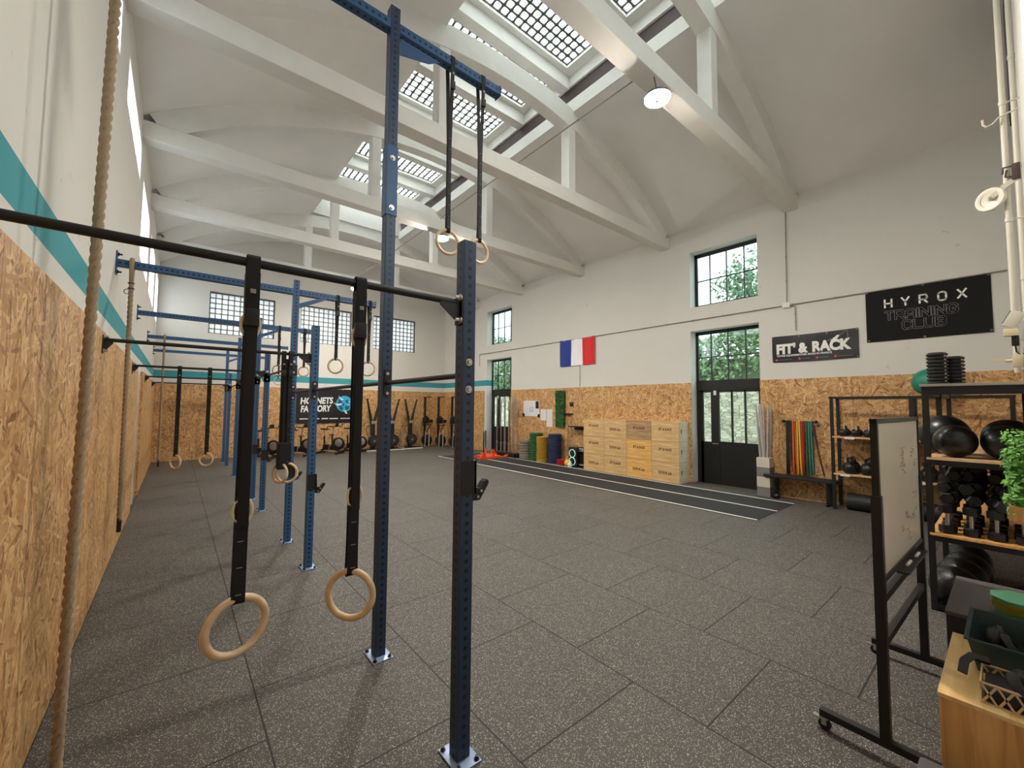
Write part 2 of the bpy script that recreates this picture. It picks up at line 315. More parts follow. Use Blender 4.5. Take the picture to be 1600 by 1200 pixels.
# ---------------------------------------------------------------- mesh helpers
I4 = Matrix.Identity(4)
def rotz(a): return Matrix.Rotation(a, 4, 'Z')
def rotx(a): return Matrix.Rotation(a, 4, 'X')
def roty(a): return Matrix.Rotation(a, 4, 'Y')
def tr(x, y=0, z=0): return Matrix.Translation((x, y, z))
class G:
    def __init__(s): s.v = []; s.f = []; s.mi = []; s.k = 0
    def add(s, vs, fs, M=None):
        n = len(s.v)
        s.v += [tuple(M @ Vector(p)) for p in vs] if M is not None else [tuple(p) for p in vs]
        s.f += [tuple(n+i for i in f) for f in fs]; s.mi += [s.k]*len(fs); return s
    def mat(s, k): s.k = k; return s
    def box(s, x0, y0, z0, x1, y1, z1, M=None):
        vs = [(x0, y0, z0), (x1, y0, z0), (x1, y1, z0), (x0, y1, z0), (x0, y0, z1), (x1, y0, z1), (x1, y1, z1), (x0, y1, z1)]
        return s.add(vs, [(0, 3, 2, 1), (4, 5, 6, 7), (0, 1, 5, 4), (1, 2, 6, 5), (2, 3, 7, 6), (3, 0, 4, 7)], M)
    def bbox(s, x0, y0, z0, x1, y1, z1, b=0.004, M=None):
        """box with chamfered edges"""
        bm = bmesh.new(); bmesh.ops.create_cube(bm, size=1)
        for v in bm.verts: v.co = Vector(((x0+x1)/2+v.co.x*(x1-x0), (y0+y1)/2+v.co.y*(y1-y0), (z0+z1)/2+v.co.z*(z1-z0)))
        bmesh.ops.bevel(bm, geom=bm.edges[:], offset=b, segments=2, affect='EDGES', profile=0.6)
        s.bm(bm, M); return s
    def bm(s, bm, M=None):
        bm.verts.index_update()
        s.add([v.co[:] for v in bm.verts], [tuple(v.index for v in f.verts) for f in bm.faces], M); bm.free(); return s
    def tube(s, pts, r, n=10, closed=False, flat=None, M=None):
        """swept tube; r number or list; flat=(wu,wv,upvec) gives a rectangular strap"""
        P = [Vector(p) for p in pts]; N = len(P); vs = []; fs = []
        T = []
        for i in range(N):
            a = P[(i-1) % N] if (closed or i > 0) else P[i]; b = P[(i+1) % N] if (closed or i < N-1) else P[i]
            T.append((b-a).normalized())
        u = Vector((0, 0, 1)) if abs(T[0].z) < 0.9 else Vector((1, 0, 0))
        if flat: u = Vector(flat[2])
        for i in range(N):
            t = T[i]; w = u - t*u.dot(t)
            if w.length < 1e-6: w = t.orthogonal()
            w.normalize(); v2 = t.cross(w)
            if not flat: u = w
            rr = r[i] if isinstance(r, (list, tuple)) else r
            if flat:
                a, b = flat[0]/2, flat[1]/2
                for ca, cb in ((-a, -b), (a, -b), (a, b), (-a, b)): vs.append(P[i]+w*ca+v2*cb)
            else:
                for k in range(n):
                    q = 2*pi*k/n; vs.append(P[i]+(w*cos(q)+v2*sin(q))*rr)
        m = 4 if flat else n
        for i in range(N if closed else N-1):
            j = (i+1) % N
            for k in range(m):
                k2 = (k+1) % m; fs.append((i*m+k, i*m+k2, j*m+k2, j*m+k))
        if not closed:
            fs.append(tuple(range(m))[::-1]); fs.append(tuple((N-1)*m+k for k in range(m)))
        return s.add(vs, fs, M)
    def cyl(s, p0, p1, r, r1=None, n=14, M=None): return s.tube([p0, p1], [r, r if r1 is None else r1], n, M=M)
    def lathe(s, prof, n=20, M=None):
        vs = []; fs = []
        for (r, z) in prof:
            for k in range(n):
                q = 2*pi*k/n; vs.append((r*cos(q), r*sin(q), z))
        for i in range(len(prof)-1):
            for k in range(n):
                k2 = (k+1) % n; fs.append((i*n+k, i*n+k2, (i+1)*n+k2, (i+1)*n+k))
        if prof[0][0] > 1e-5: fs.append(tuple(range(n))[::-1])
        if prof[-1][0] > 1e-5: fs.append(tuple((len(prof)-1)*n+k for k in range(n)))
        return s.add(vs, fs, M)
    def ring(s, R, r, n=40, m=12, M=None, sx=1.0):
        return s.tube([(R*cos(2*pi*i/n)*sx, R*sin(2*pi*i/n), 0) for i in range(n)], r, m, closed=True, M=M)
    def sphere(s, R, nu=24, nv=14, M=None, sq=1.0):
        return s.lathe([(max(R*sin(pi*i/nv), 1e-6), -R*cos(pi*i/nv)*sq) for i in range(nv+1)], nu, M)
    def prism(s, pts, d0, d1, M=None):
        """polygon in XY extruded along Z d0..d1"""
        n = len(pts); vs = [(x, y, d0) for x, y in pts]+[(x, y, d1) for x, y in pts]
        fs = [tuple(range(n))[::-1], tuple(range(n, 2*n))]+[(i, (i+1) % n, n+(i+1) % n, n+i) for i in range(n)]
        return s.add(vs, fs, M)
    def quad(s, a, b, c, d): return s.add([a, b, c, d], [(0, 1, 2, 3)])
def obj(name, g, mats, parent=None, loc=None, M=None, smooth=True):
    me = bpy.data.meshes.new(name)
    me.from_pydata([tuple(p) for p in g.v], [], g.f)
    for m in (mats if isinstance(mats, (list, tuple)) else [mats]): me.materials.append(MT[m] if isinstance(m, str) else m)
    if any(g.mi): me.polygons.foreach_set('material_index', g.mi)
    bm = bmesh.new(); bm.from_mesh(me); bmesh.ops.recalc_face_normals(bm, faces=bm.faces[:]); bm.to_mesh(me); bm.free()
    if smooth:
        me.polygons.foreach_set('use_smooth', [True]*len(me.polygons)); me.set_sharp_from_angle(angle=radians(38))
    me.update()
    o = bpy.data.objects.new(name, me); COL.objects.link(o)
    if parent is not None: o.parent = parent
    if loc: o.location = loc
    if M is not None: o.matrix_local = M
    return o
def tag(o, label=None, cat=None, group=None, kind=None):
    if label: o['label'] = label
    if cat: o['category'] = cat
    if group: o['group'] = group
    if kind: o['kind'] = kind
    return o
def thing(name, label, cat, loc=(0, 0, 0), rz=0, group=None):
    o = bpy.data.objects.new(name, None); o.empty_display_size = 0.1; COL.objects.link(o)
    o.location = loc; o.rotation_euler = (0, 0, rz); return tag(o, label, cat, group)
def struct(name, g, m, parent=None, M=None, smooth=False):
    o = obj(name, g, m, parent, M=M, smooth=smooth)
    if parent is None: o['kind'] = 'structure'
    return o
def copy_tree(o, parent=None):
    c = o.copy(); COL.objects.link(c)
    if parent is not None: c.parent = parent
    for ch in list(o.children): copy_tree(ch, c)
    return c
def text_mesh(txt, size, bold=0.0, shear=0.0, sx=1.0, align='LEFT', space=1.0, ext=0.001):
    """flat lettering in local XY (built-in font), returned as a mesh datablock's verts/faces"""
    cu = bpy.data.curves.new('lettering', 'FONT'); cu.body = txt; cu.size = size; cu.offset = bold; cu.shear = shear
    cu.align_x = align; cu.space_character = space; cu.extrude = ext; cu.resolution_u = 3
    o = bpy.data.objects.new('lettering', cu); COL.objects.link(o)
    dg = bpy.context.evaluated_depsgraph_get(); me = bpy.data.meshes.new_from_object(o.evaluated_get(dg))
    vs = [(v.co.x*sx, v.co.y, v.co.z) for v in me.vertices]; fs = [tuple(p.vertices) for p in me.polygons]
    COL.objects.unlink(o); bpy.data.objects.remove(o); bpy.data.curves.remove(cu); bpy.data.meshes.remove(me)
    return vs, fs
def text(name, txt, size, mat, parent, M, fit=None, **kw):
    g = G(); v, f = text_mesh(txt, size, **kw)
    if fit: m_ = max(p[0] for p in v)-min(p[0] for p in v); v = [(p[0]*fit/m_, p[1], p[2]) for p in v]; g.add(v, f); return obj(name, g, mat, parent, M=M, smooth=False)
def facing(p, right, upv):
    """matrix whose local X runs along right, local Y along up"""
    r = Vector(right).normalized(); u = Vector(upv).normalized(); n = r.cross(u)
    return Matrix(((r.x, u.x, n.x, p[0]), (r.y, u.y, n.y, p[1]), (r.z, u.z, n.z, p[2]), (0, 0, 0, 1)))

# ---------------------------------------------------------------- room
MT['pane_clear'] = pane_mat('clear_pane', (0.75, 0.78, 0.77, 1))
LX, RX, BY, NY = -0.58, 10.0, 17.33, -0.16
CXv, CZv, RV = 4.71, -0.48, 8.70
EAVE = sqrt(RV*RV-(RX-CXv)**2)+CZv
OX0, OX1 = 3.17, 6.25                       # lantern opening
TY = [2.82+2.93*k for k in range(5)]        # truss centres
TRK = 0.35
def arcz(x, R=RV): return sqrt(R*R-(x-CXv)**2)+CZv

def wall_grid(g, axis, c0, c1, u0, u1, v0, v1, openings):
    us = sorted({u0, u1, *[o[0] for o in openings], *[o[1] for o in openings]})
    vs = sorted({v0, v1, *[o[2] for o in openings], *[o[3] for o in openings]})
    for i in range(len(us)-1):
        j = 0
        while j < len(vs)-1:
            um = (us[i]+us[i+1])/2
            def hole(jj): vm = (vs[jj]+vs[jj+1])/2; return any(o[0] < um < o[1] and o[2] < vm < o[3] for o in openings)
            if hole(j): j += 1; continue
            k = j
            while k+1 < len(vs)-1 and not hole(k+1): k += 1
            a = (us[i], vs[j]); b = (us[i+1], vs[k+1])
            if axis == 'X': g.box(c0, a[0], a[1], c1, b[0], b[1])
            else: g.box(a[0], c0, a[1], b[0], c1, b[1])
            j = k+1
# floor
struct('floor', G().box(LX-0.4, NY-0.4, -0.12, RX+0.42, BY+0.4, 0), 'floor')
# right wall: two doors, two high windows
R_OPEN = [(3.50, 5.07, -0.1, 3.78), (3.50, 5.07, 4.38, 5.80), (12.22, 13.84, -0.1, 3.78), (12.22, 13.84, 4.38, 5.80)]
g = G(); wall_grid(g, 'X', RX, RX+0.4, NY-0.3, BY+0.3, -0.12, EAVE+0.6, R_OPEN); struct('wall_right', g, 'wallS')
# back wall
BW = [(0.76, 2.74, 4.28, 5.74), (3.62, 5.56, 4.28, 5.74), (6.47, 8.45, 4.28, 5.74)]
g = G(); wall_grid(g, 'Y', BY, BY+0.4, LX-0.3, RX+0.3, -0.12, 8.4, BW); struct('wall_back', g, 'wallS')
# left wall
LW = [(3.45, 5.62, 5.38, 5.93), (6.40, 8.63, 5.38, 5.93)]+[(9.32+2.93*k, 11.5+2.93*k, 4.38, 5.70) for k in range(2)]+[(15.18, 17.0, 4.38, 5.70)]
g = G(); wall_grid(g, 'X', LX-0.4, LX, NY-0.3, BY+0.3, -0.12, EAVE+0.6, LW); struct('wall_left', g, 'wallS')
# near wall (behind and to the right of the camera)
NW_FILL = [(1.30, 2.95, 4.28, 5.74), (3.20, 4.85, 4.28, 5.74)]  # window openings added behind the camera to brighten the ceiling
g = G(); wall_grid(g, 'Y', NY-0.3, NY, LX-0.3, RX+0.3, -0.12, 8.6, NW_FILL); struct('wall_near', g, 'wall')
# vault
g = G()
def arc_strip(x0, x1, y0, y1, n, th=0.14):
    for i in range(n):
        a = x0+(x1-x0)*i/n; b = x0+(x1-x0)*(i+1)/n
        za, zb = arcz(a), arcz(b)
        g.add([(a, y0, za), (b, y0, zb), (b, y1, zb), (a, y1, za), (a, y0, za+th), (b, y0, zb+th), (b, y1, zb+th), (a, y1, za+th)],
              [(0, 1, 2, 3), (4, 7, 6, 5), (0, 4, 5, 1), (1, 5, 6, 2), (2, 6, 7, 3), (3, 7, 4, 0)])
arc_strip(LX-0.01, OX0, NY-0.1, BY, 18); arc_strip(OX1, RX+0.01, NY-0.1, BY, 18); arc_strip(OX0, OX1, 14.52, BY, 12)
struct('ceiling', g, 'ceil', smooth=True)
# lantern over the opening
LY0, LY1 = NY-0.05, 14.52
g = G(); zc = arcz(OX1)
for s, x in ((1, OX1), (-1, OX0)):
    e = 0.16*s
    xi = x-0.012*s
    g.box(min(xi, x+e), LY0, zc-0.004, max(xi, x+e), LY1, zc+0.28)            # curb
    g.box(min(x, x+e), LY0, 8.70, max(x, x+e), LY1, 9.22)                     # upper beam
    g.mat(1).box(min(x+0.05*s, x+e), LY0, zc+0.28, max(x+0.05*s, x+e), LY1, 8.70).mat(0)   # recessed louvre boards
g.box(OX0, LY1-0.16, 8.2, OX1, LY1, 9.22); g.box(OX0, LY0, 8.2, OX1, LY0+0.10, 9.22)
PX0, PX1 = 3.41, 6.05
g.box(OX0, LY0, 8.94, PX0, LY1, 9.10); g.box(PX1, LY0, 8.94, OX1, LY1, 9.10)
cross = [5.87+1.465*k for k in range(-4, 6)]
edges = [LY0]
for c in cross:
    g.box(OX0, c-0.11, 8.66, OX1, c+0.11, 9.05)
    g.box(PX0, c-0.235, 8.94, PX1, c+0.235, 9.10)
lan = struct('trim_1', g, ['beam', 'brown'])
cs = [LY0-0.2]+cross+[LY1+0.1]
for i in range(len(cs)-1):
    y0 = max(cs[i]+0.235, LY0+0.1); y1 = min(cs[i+1]-0.235, LY1-0.16)
    if y1-y0 < 0.2: continue
    n = max(1, round((y1-y0)/0.165))
    # panel origin at its own corner so that the brick grid starts on a joint
    p = obj('skylight_panel', G().box(0, 0, 0, PX1-PX0, y1-y0, 0.05), 'glassroof', lan, loc=(PX0, y0, 9.0), smooth=False)
# trusses
RI = 8.33
for k, y in enumerate(TY):
    t = 0.13; root = None
    g = G().bbox(LX-0.02, y-t, 6.07, RX+0.02, y+t, 6.36, 0.012)
    root = struct('trim_%d' % (k+2), g, 'beam')
    # arch rib
    g = G(); n = 40; vs = []; fs = []
    t = 0.122
    for i in range(n+1):
        a = -math.asin((CXv-LX+0.05)/8.9)+2*math.asin((CXv-LX+0.05)/8.9)*i/n
        for R_, yy in ((RI, y-t), (RV+0.03, y-t), (RV+0.03, y+t), (RI, y+t)):
            vs.append((CXv+R_*sin(a), yy, CZv+R_*cos(a)))
    for i in range(n):
        for m in range(4): fs.append((4*i+m, 4*i+(m+1) % 4, 4*i+4+(m+1) % 4, 4*i+4+m))
    g.add(vs, fs); obj('arch_rib', g, 'beam', root)
    for x in (3.17, 6.22): obj('hanger', G().bbox(x-0.10, y-t+0.01, 6.3, x+0.10, y+t-0.01, 7.80, 0.01), 'beam', root, smooth=False)
# OSB cladding
def osb(name, g): return struct(name, g, 'osb')
osb('trim_7', G().box(LX, NY, 0, -0.53, 9.60, 2.505))
osb('trim_8', G().box(LX, 11.25, 0, -0.53, BY, 2.505))
osb('trim_9', G().box(LX+0.05, BY-0.05, 0, RX-0.02, BY, 2.49))
osb('trim_10', G().box(RX-0.02, 13.98, 0, RX, BY-0.05, 2.50))
osb('trim_11', G().box(RX-0.02, 5.07, 0, RX, 12.22, 2.48))
osb('trim_12', G().box(RX-0.02, NY, 0, RX, 3.50, 2.48))
# left service door recess
g = G().box(LX-0.02, 9.62, 0, LX+0.012, 11.23, 2.42)
d = struct('door_3', g, 'osb')
obj('door_jamb', G().box(LX, 9.60, 0, LX+0.03, 9.68, 2.45).box(LX, 10.30, 0, LX+0.03, 10.38, 2.45), 'beam', d, smooth=False)
# glass-brick windows: back wall and left wall
wi = 0
for (a, b, c, e) in BW:
    wi += 1
    g = G().box(0, 0, 0, b-a, e-c, 0.06)
    o = struct('window_%d' % wi, g, 'glasswall', M=facing((b, BY+0.16, c), (-1, 0, 0), (0, 0, 1)) @ tr(0, 0, -0.03))
    fr = G().box(-0.0, 0, -0.04, 0.03, e-c, 0.1).box(b-a-0.03, 0, -0.04, b-a, e-c, 0.1).box(0, 0, -0.04, b-a, 0.03, 0.1).box(0, e-c-0.03, -0.04, b-a, e-c, 0.1)
    obj('window_frame', fr, 'brown', o, smooth=False)
    obj('window_surround', G().box(-0.1, -0.09, 0.16, b-a+0.1, -0.0, 0.20), 'beam', o, smooth=False)
for (a, b, c, e) in LW:
    wi += 1
    struct('window_%d' % wi, G().box(0, 0, 0, b-a, e-c, 0.06), 'glassleft', M=facing((LX-0.06, b, c), (0, -1, 0), (0, 0, 1)) @ tr(0, 0, -0.06))
# unseen windows added high in the near wall to light the ceiling
for (a, b, c, e) in NW_FILL:
    wi += 1; g = G().box(a, NY-0.2, c, a+0.05, NY-0.15, e).box(b-0.05, NY-0.2, c, b, NY-0.15, e).box(a, NY-0.2, c, b, NY-0.15, c+0.05).box(a, NY-0.2, e-0.05, b, NY-0.15, e).box((a+b)/2-0.02, NY-0.2, c, (a+b)/2+0.02, NY-0.15, e)
    o = struct('window_%d' % wi, g, 'frame'); obj('pane', G().box(a+0.03, NY-0.18, c+0.03, b-0.03, NY-0.174, e-0.03), 'pane_clear', o, smooth=False)
# steel windows and doors of the right wall
FX = RX+0.27
def bars(g, y0, y1, z0, z1, ny, nz, w=0.055, m=0.022, d=0.05):
    g.box(FX, y0, z0, FX+d, y0+w, z1).box(FX, y1-w, z0, FX+d, y1, z1).box(FX, y0, z0, FX+d, y1, z0+w).box(FX, y0, z1-w, FX+d, y1, z1)
    for i in range(1, ny):
        y = y0+(y1-y0)*i/ny; g.box(FX+0.005, y-m/2, z0, FX+d-0.005, y+m/2, z1)
    for i in range(1, nz):
        z = z0+(z1-z0)*i/nz; g.box(FX+0.005, y0, z-m/2, FX+d-0.005, y1, z+m/2)
for i, (a, b, c, e) in enumerate(R_OPEN[1::2]):
    wi += 1; g = G(); bars(g, a-0.02, b+0.02, c, e, 4, 2, 0.09)
    o = struct('window_%d' % wi, g, 'frame'); obj('pane', G().box(FX+0.02, a+0.02, c+0.03, FX+0.026, b-0.02, e-0.03), 'pane', o, smooth=False)
for i, (a, b, c, e) in enumerate(R_OPEN[0::2]):
    g = G(); bars(g, a-0.02, b+0.02, 2.46, e, 4, 2, 0.08)
    g.box(FX-0.01, a-0.02, 2.30, FX+0.06, b+0.02, 2.50)                                # transom
    g.box(FX, a-0.02, 0, FX+0.05, a+0.13, 2.32).box(FX, b-0.16, 0, FX+0.05, b+0.02, 2.32)
    yl = b-0.36                                                                         # narrow side light / leaf stile
    g.box(FX-0.015, yl-0.19, 0, FX+0.055, yl, 2.32)
    o = struct('door_%d' % (i+1), g, 'frame')
    lf = G().box(FX, a+0.1, 0, FX+0.05, yl-0.1, 1.04).box(FX, yl, 0, FX+0.05, b-0.1, 1.02).box(FX, a+0.1, 2.24, FX+0.05, b-0.1, 2.32)
    for q in (1, 2):
        y = (a+0.13)+(yl-0.19-a-0.13)*q/3; lf.box(FX, y-0.018, 1.0, FX+0.05, y+0.018, 2.3)
    lf.box(FX-0.012, a+0.2, 0.12, FX+0.01, yl-0.25, 0.92)
    obj('door_leaf', lf, 'frame', o, smooth=False)
    obj('door_closer', G().box(FX-0.04, yl-0.14, 2.17, FX-0.0, yl-0.08, 2.28), 'white', o, smooth=False)
    obj('door_handle', G().cyl((FX-0.04, yl-0.05, 0.98), (FX-0.04, yl-0.17, 0.98), 0.010).cyl((FX-0.04, yl-0.05, 0.98), (FX, yl-0.05, 0.98), 0.012), 'steel', o)
    obj('pane', G().box(FX+0.02, a+0.02, 2.48, FX+0.026, b-0.02, e-0.03).box(FX+0.02, a+0.1, 1.0, FX+0.026, b-0.1, 2.28), 'pane', o, smooth=False)
# track (artificial turf strip with three white lines)
o = thing('sprint_track', 'long black turf sprint strip with three white lines laid beside the plywood boxes', 'sprint track', (7.5, 2.73, 0))
obj('turf_strip', G().box(0, 0, 0.0, 1.87, 10.6, 0.008), 'turf', o, smooth=False)
for x in (0.0, 0.93, 1.83): obj('track_line', G().box(x, 0, 0.008, x+0.05, 10.62, 0.0105), 'line', o, smooth=False)

# ---------------------------------------------------------------- outside
struct('trim_13', G().box(RX+0.42, -12, -0.2, 40, 34, -0.06), 'gravel')
g = G().box(17.5, -8, -0.06, 18.1, 32, 2.9)
o = obj('stone_wall', g, 'stone', smooth=False); tag(o, 'rubble stone wall seen through the glazed doors across the pale yard', 'stone wall')
def leaves(g, n, fn, size, rnd):
    for _ in range(n):
        c, nn = fn(); a = rnd.uniform(0, 2*pi); s_ = size*rnd.uniform(0.6, 1.3)
        q = Vector(nn).normalized().to_track_quat('Z', 'Y').to_matrix().to_4x4()
        M_ = tr(*c) @ q @ rotz(a)
        g.add([(-s_*0.5, 0, 0), (-s_*0.1, s_*0.28, s_*0.08), (s_*0.6, 0, 0), (-s_*0.1, -s_*0.28, s_*0.08)], [(0, 1, 2), (0, 2, 3)], M_)
rnd = random.Random(4)
g = G().box(17.7, -8, 2.9, 18.5, 32, 3.9)
def hedge():
    y = rnd.uniform(-6, 30); z = 2.95+rnd.random()**0.7*2.1+0.25*sin(y*1.3)
    return (17.35+rnd.uniform(-0.35, 0.4), y, z), (rnd.uniform(-1, -0.2), rnd.uniform(-.6, .6), rnd.uniform(-.3, 1))
leaves(g, 15000, hedge, 0.22, rnd)
o = obj('ivy_hedge', g, 'leaf', smooth=False); tag(o, 'dense green ivy hedge growing over the top of the stone wall', 'hedge')
def tree(x, y, h, r, label, n, sd):
    rd = random.Random(sd); t = thing('tree', label, 'tree', (x, y, -0.06), 0, 'trees behind the stone wall')
    tg = G().tube([(0, 0, 0), (0.1, 0.05, h*0.3), (0, 0.1, h*0.6), (0.1, 0, h*0.9)], [0.22, 0.18, 0.12, 0.04], 8)
    for k in range(9):
        a = k*2.4; z = h*(0.35+0.06*k); tg.tube([(0, 0, z), (cos(a)*r*0.5, sin(a)*r*0.5, z+r*0.3), (cos(a)*r*0.85, sin(a)*r*0.85, z+r*0.45)], [0.07, 0.04, 0.015], 6)
    obj('trunk', tg, 'bark', t)
    gg = G(); cl = [(rd.uniform(-1, 1)*r*0.75, rd.uniform(-1, 1)*r*0.75, h*rd.uniform(0.42, 0.98)) for _ in range(26)]
    def f():
        c = rd.choice(cl); v = Vector((rd.gauss(0, 1), rd.gauss(0, 1), rd.gauss(0, 0.8))).normalized()*r*0.36*rd.random()**0.4
        return (c[0]+v.x, c[1]+v.y, c[2]+v.z), (rd.uniform(-1, 1), rd.uniform(-1, 1), rd.uniform(-.2, 1))
    leaves(gg, int(n*1.8), f, 0.21, rd); obj('foliage', gg, 'leaf2', t, smooth=False)
tree(21.5, 6.3, 8.6, 2.6, 'bushy green tree seen in the nearer high window', 3800, 1)
tree(22.5, 21.5, 8.4, 2.7, 'bushy green tree seen in the farther high window', 3800, 2)
tree(23.0, 28.0, 8.2, 2.6, 'tree rising behind the hedge at the left of the farther high window', 2600, 3)

# ---------------------------------------------------------------- lamps and ceiling services
def lamp(x, y, z, label):
    t = thing('high_bay_lamp', label, 'lamp', (x, y, z), 0, 'high bay lamps under the trusses')
    obj('lamp_housing', G().lathe([(0.0, 0.11), (0.05, 0.11), (0.07, 0.08), (0.150, 0.05), (0.160, 0.012), (0.0, 0.012)], 32), 'lamp_body', t)
    obj('diffuser', G().lathe([(0.0, 0.011), (0.150, 0.011), (0.150, -0.004), (0.135, -0.016), (0.0, -0.018)], 32), 'lamp_glow', t)
    obj('sensor_cap', G().lathe([(0.0, -0.034), (0.02, -0.032), (0.024, -0.018)], 16), 'lamp_body', t)
    obj('suspension_rod', G().cyl((0, 0, 0.10), (0, min(TY, key=lambda q: abs(q-y))-y-0.08, 6.12-z), 0.008), 'lamp_body', t)
lamp(4.55, 2.69, 5.75, 'large round glowing lamp under the nearest visible concrete truss')
lamp(4.76, 8.49, 5.85, 'round glowing lamp seen behind the left high wooden ring')
lamp(4.65, 14.2, 5.85, 'farthest glowing lamp, seen beside the black strap of the nearest right ring')
def conduit(name, label, pts, r=0.011, mat='white', clips=0.9, clipmat='chrome'):
    t = thing(name, label, 'electrical conduit', pts[0])
    P0 = Vector(pts[0]); Q = [Vector(p)-P0 for p in pts]
    obj('pipe', G().tube(Q, r, 8), mat, t)
    g = G(); 
    for a, b in zip(Q[:-1], Q[1:]):
        L = (b-a).length; n = int(L/clips); d = (b-a).normalized() if L > 0 else None
        for i in range(1, n+1):
            c = a+(b-a)*(i/(n+1)); g.cyl(c-d*0.012, c+d*0.012, r*1.55, n=8)
    if g.v: obj('pipe_clips', g, clipmat, t)
    return t
MT['galv'] = plain('grey_galvanised_pipe', srgb(150, 146, 138), 0.5, 0.2)
conduit('cable_conduit', 'thin grey pipe running under the roof from truss to truss toward the back', [(4.72, 2.9, 6.38), (4.80, 14.3, 6.38)], 0.010, 'galv', 1.4, 'galv')
conduit('cable_conduit', 'long grey pipe running along the right wall above the flag and behind the club banner', [(9.975, 14.35, 3.55), (9.975, 14.35, 4.05), (9.975, -0.05, 4.05)], 0.012, 'galv', 0.75, 'galv')
conduit('cable_conduit', 'grey pipe dropping from the nearest truss end to the long wall pipe', [(9.975, 2.92, 6.12), (9.975, 2.94, 4.06)], 0.011, 'galv', 0.6, 'galv')
conduit('cable_conduit', 'short grey pipe stub hanging below the long wall pipe above the small banner', [(9.975, 2.94, 4.03), (9.975, 2.79, 4.01), (9.975, 2.79, 3.5)], 0.011, 'galv', 0.2, 'galv')
conduit('cable_conduit', 'thin grey pipe between the flag and the board cladding', [(9.985, 8.73, 3.17), (9.985, 8.73, 2.50)], 0.008, 'galv', 0.5, 'galv')
tag(obj('junction_box', G().bbox(9.945, 2.88, 4.0, 10.0, 3.02, 4.11, 0.006), 'white'), 'small white junction box where the wall pipes meet', 'junction box')

# ---------------------------------------------------------------- pull-up rig
RXC = 1.24; WB = 0.04
YN = [1.925+3.2415*k for k in range(5)]; YT = [y+1.13 for y in YN]
rig = thing('pull_up_rig', 'long blue drilled-steel pull-up rig bolted to the left wall with black bars', 'pull-up rig', (RXC, YN[0], 0))
def R(p): return (p[0]-RXC, p[1]-YN[0], p[2])
def upright(y, h, mat, bolts):
    u = obj('upright', G().bbox(-WB, -WB, 0.008, WB, WB, h, 0.005), mat, rig, loc=R((RXC, y, 0)), smooth=False)
    obj('upright_cap', G().box(-WB+0.003, -WB+0.003, h, WB-0.003, WB-0.003, h+0.004), 'black', u, smooth=False)
    bp = obj('base_plate', G().bbox(-0.075, -0.10, 0, 0.075, 0.10, 0.010, 0.003), 'plate_blue', u)
    bg_ = G()
    for sx_, sy_ in ((-1, -1), (1, -1), (-1, 1), (1, 1)): bg_.cyl((sx_*0.055, sy_*0.08, 0.008), (sx_*0.055, sy_*0.08, 0.028), 0.010, n=6).cyl((sx_*0.055, sy_*0.08, 0.008), (sx_*0.055, sy_*0.08, 0.012), 0.016, n=12)
    obj('anchor_bolts', bg_, 'black', bp)
    for z in bolts:
        obj('bolt', G().cyl((0, -WB-0.003, z), (0, -WB, z), 0.021, n=18).cyl((0, -WB-0.014, z), (0, -WB, z), 0.0125, n=6), 'chrome', u)
    return u
low_b = [2.10, 1.95]
for k in range(5):
    mn = 'navy' if k == 0 else 'blue'  # first frame gets the blue with shade put into its colour
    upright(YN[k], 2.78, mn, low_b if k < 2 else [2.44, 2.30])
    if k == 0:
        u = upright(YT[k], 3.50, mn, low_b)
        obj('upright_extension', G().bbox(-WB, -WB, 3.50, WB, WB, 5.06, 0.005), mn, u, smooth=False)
        sl = obj('splice_sleeve', G().bbox(-WB-0.006, -WB-0.006, 3.34, WB+0.006, WB+0.006, 3.90, 0.004), 'blue_flat', u, smooth=False)
        for z in (3.40, 3.80): obj('bolt', G().cyl((0, -WB-0.010, z), (0, -WB, z), 0.021, n=18).cyl((0, -WB-0.022, z), (0, -WB, z), 0.013, n=6), 'chrome', sl)
    else: upright(YT[k], 3.59, mn, [2.45, 2.30]+low_b if k == 1 else [2.44, 2.30])
# transverse blue beams to the wall
for k in range(5):
    z = 4.90 if k == 0 else 3.43; y = YT[k]
    x1 = 2.30 if k == 0 else 2.36
    for (a, b) in ((LX+0.012, RXC-WB), (RXC+WB, x1)):
        L = b-a
        o = obj('cross_beam', G().bbox(-WB, -WB, 0, WB, WB, L, 0.005), 'blue', rig, M=tr(*R((a, y, z))) @ roty(pi/2), smooth=False)
    obj('end_plate', G().box(x1, y-0.045, z-0.05, x1+0.006, y+0.045, z+0.05), 'blue_flat', rig, M=tr(-RXC, -YN[0], 0), smooth=False)
    wp = obj('wall_plate', G().box(LX, y-0.05, z-0.13, LX+0.012, y+0.05, z+0.13), 'blue_flat', rig, M=tr(-RXC, -YN[0], 0), smooth=False)
    for dz in (-0.10, 0.10): obj('bolt', G().cyl((LX, y, z+dz), (LX+0.05, y, z+dz), 0.010, n=6).cyl((LX+0.012, y, z+dz), (LX+0.025, y, z+dz), 0.02, n=12), 'black', wp)
    # strut under the outer arm
    if k == 0: gs = G().prism([(0, -0.27), (0, -0.13), (0.36, -0.13), (0.26, -0.20)], -0.003, 0.003)
    else: gs = G().prism([(0, -0.27), (0, -0.20), (0.34, -0.05), (0.34, -0.10)], -0.004, 0.004)
    st = obj('gusset', gs, 'blue_flat', rig, M=facing(R((RXC+WB, y-WB-0.004, z+0.04)), (1, 0, 0), (0, 0, 1)), smooth=False)
    text('gusset_lettering', "FIT'&RACK", 0.055, 'txt_grey', st, tr(0.07, -0.21 if k else -0.18, 0.0045) @ rotz(0.40 if k else 0.0))
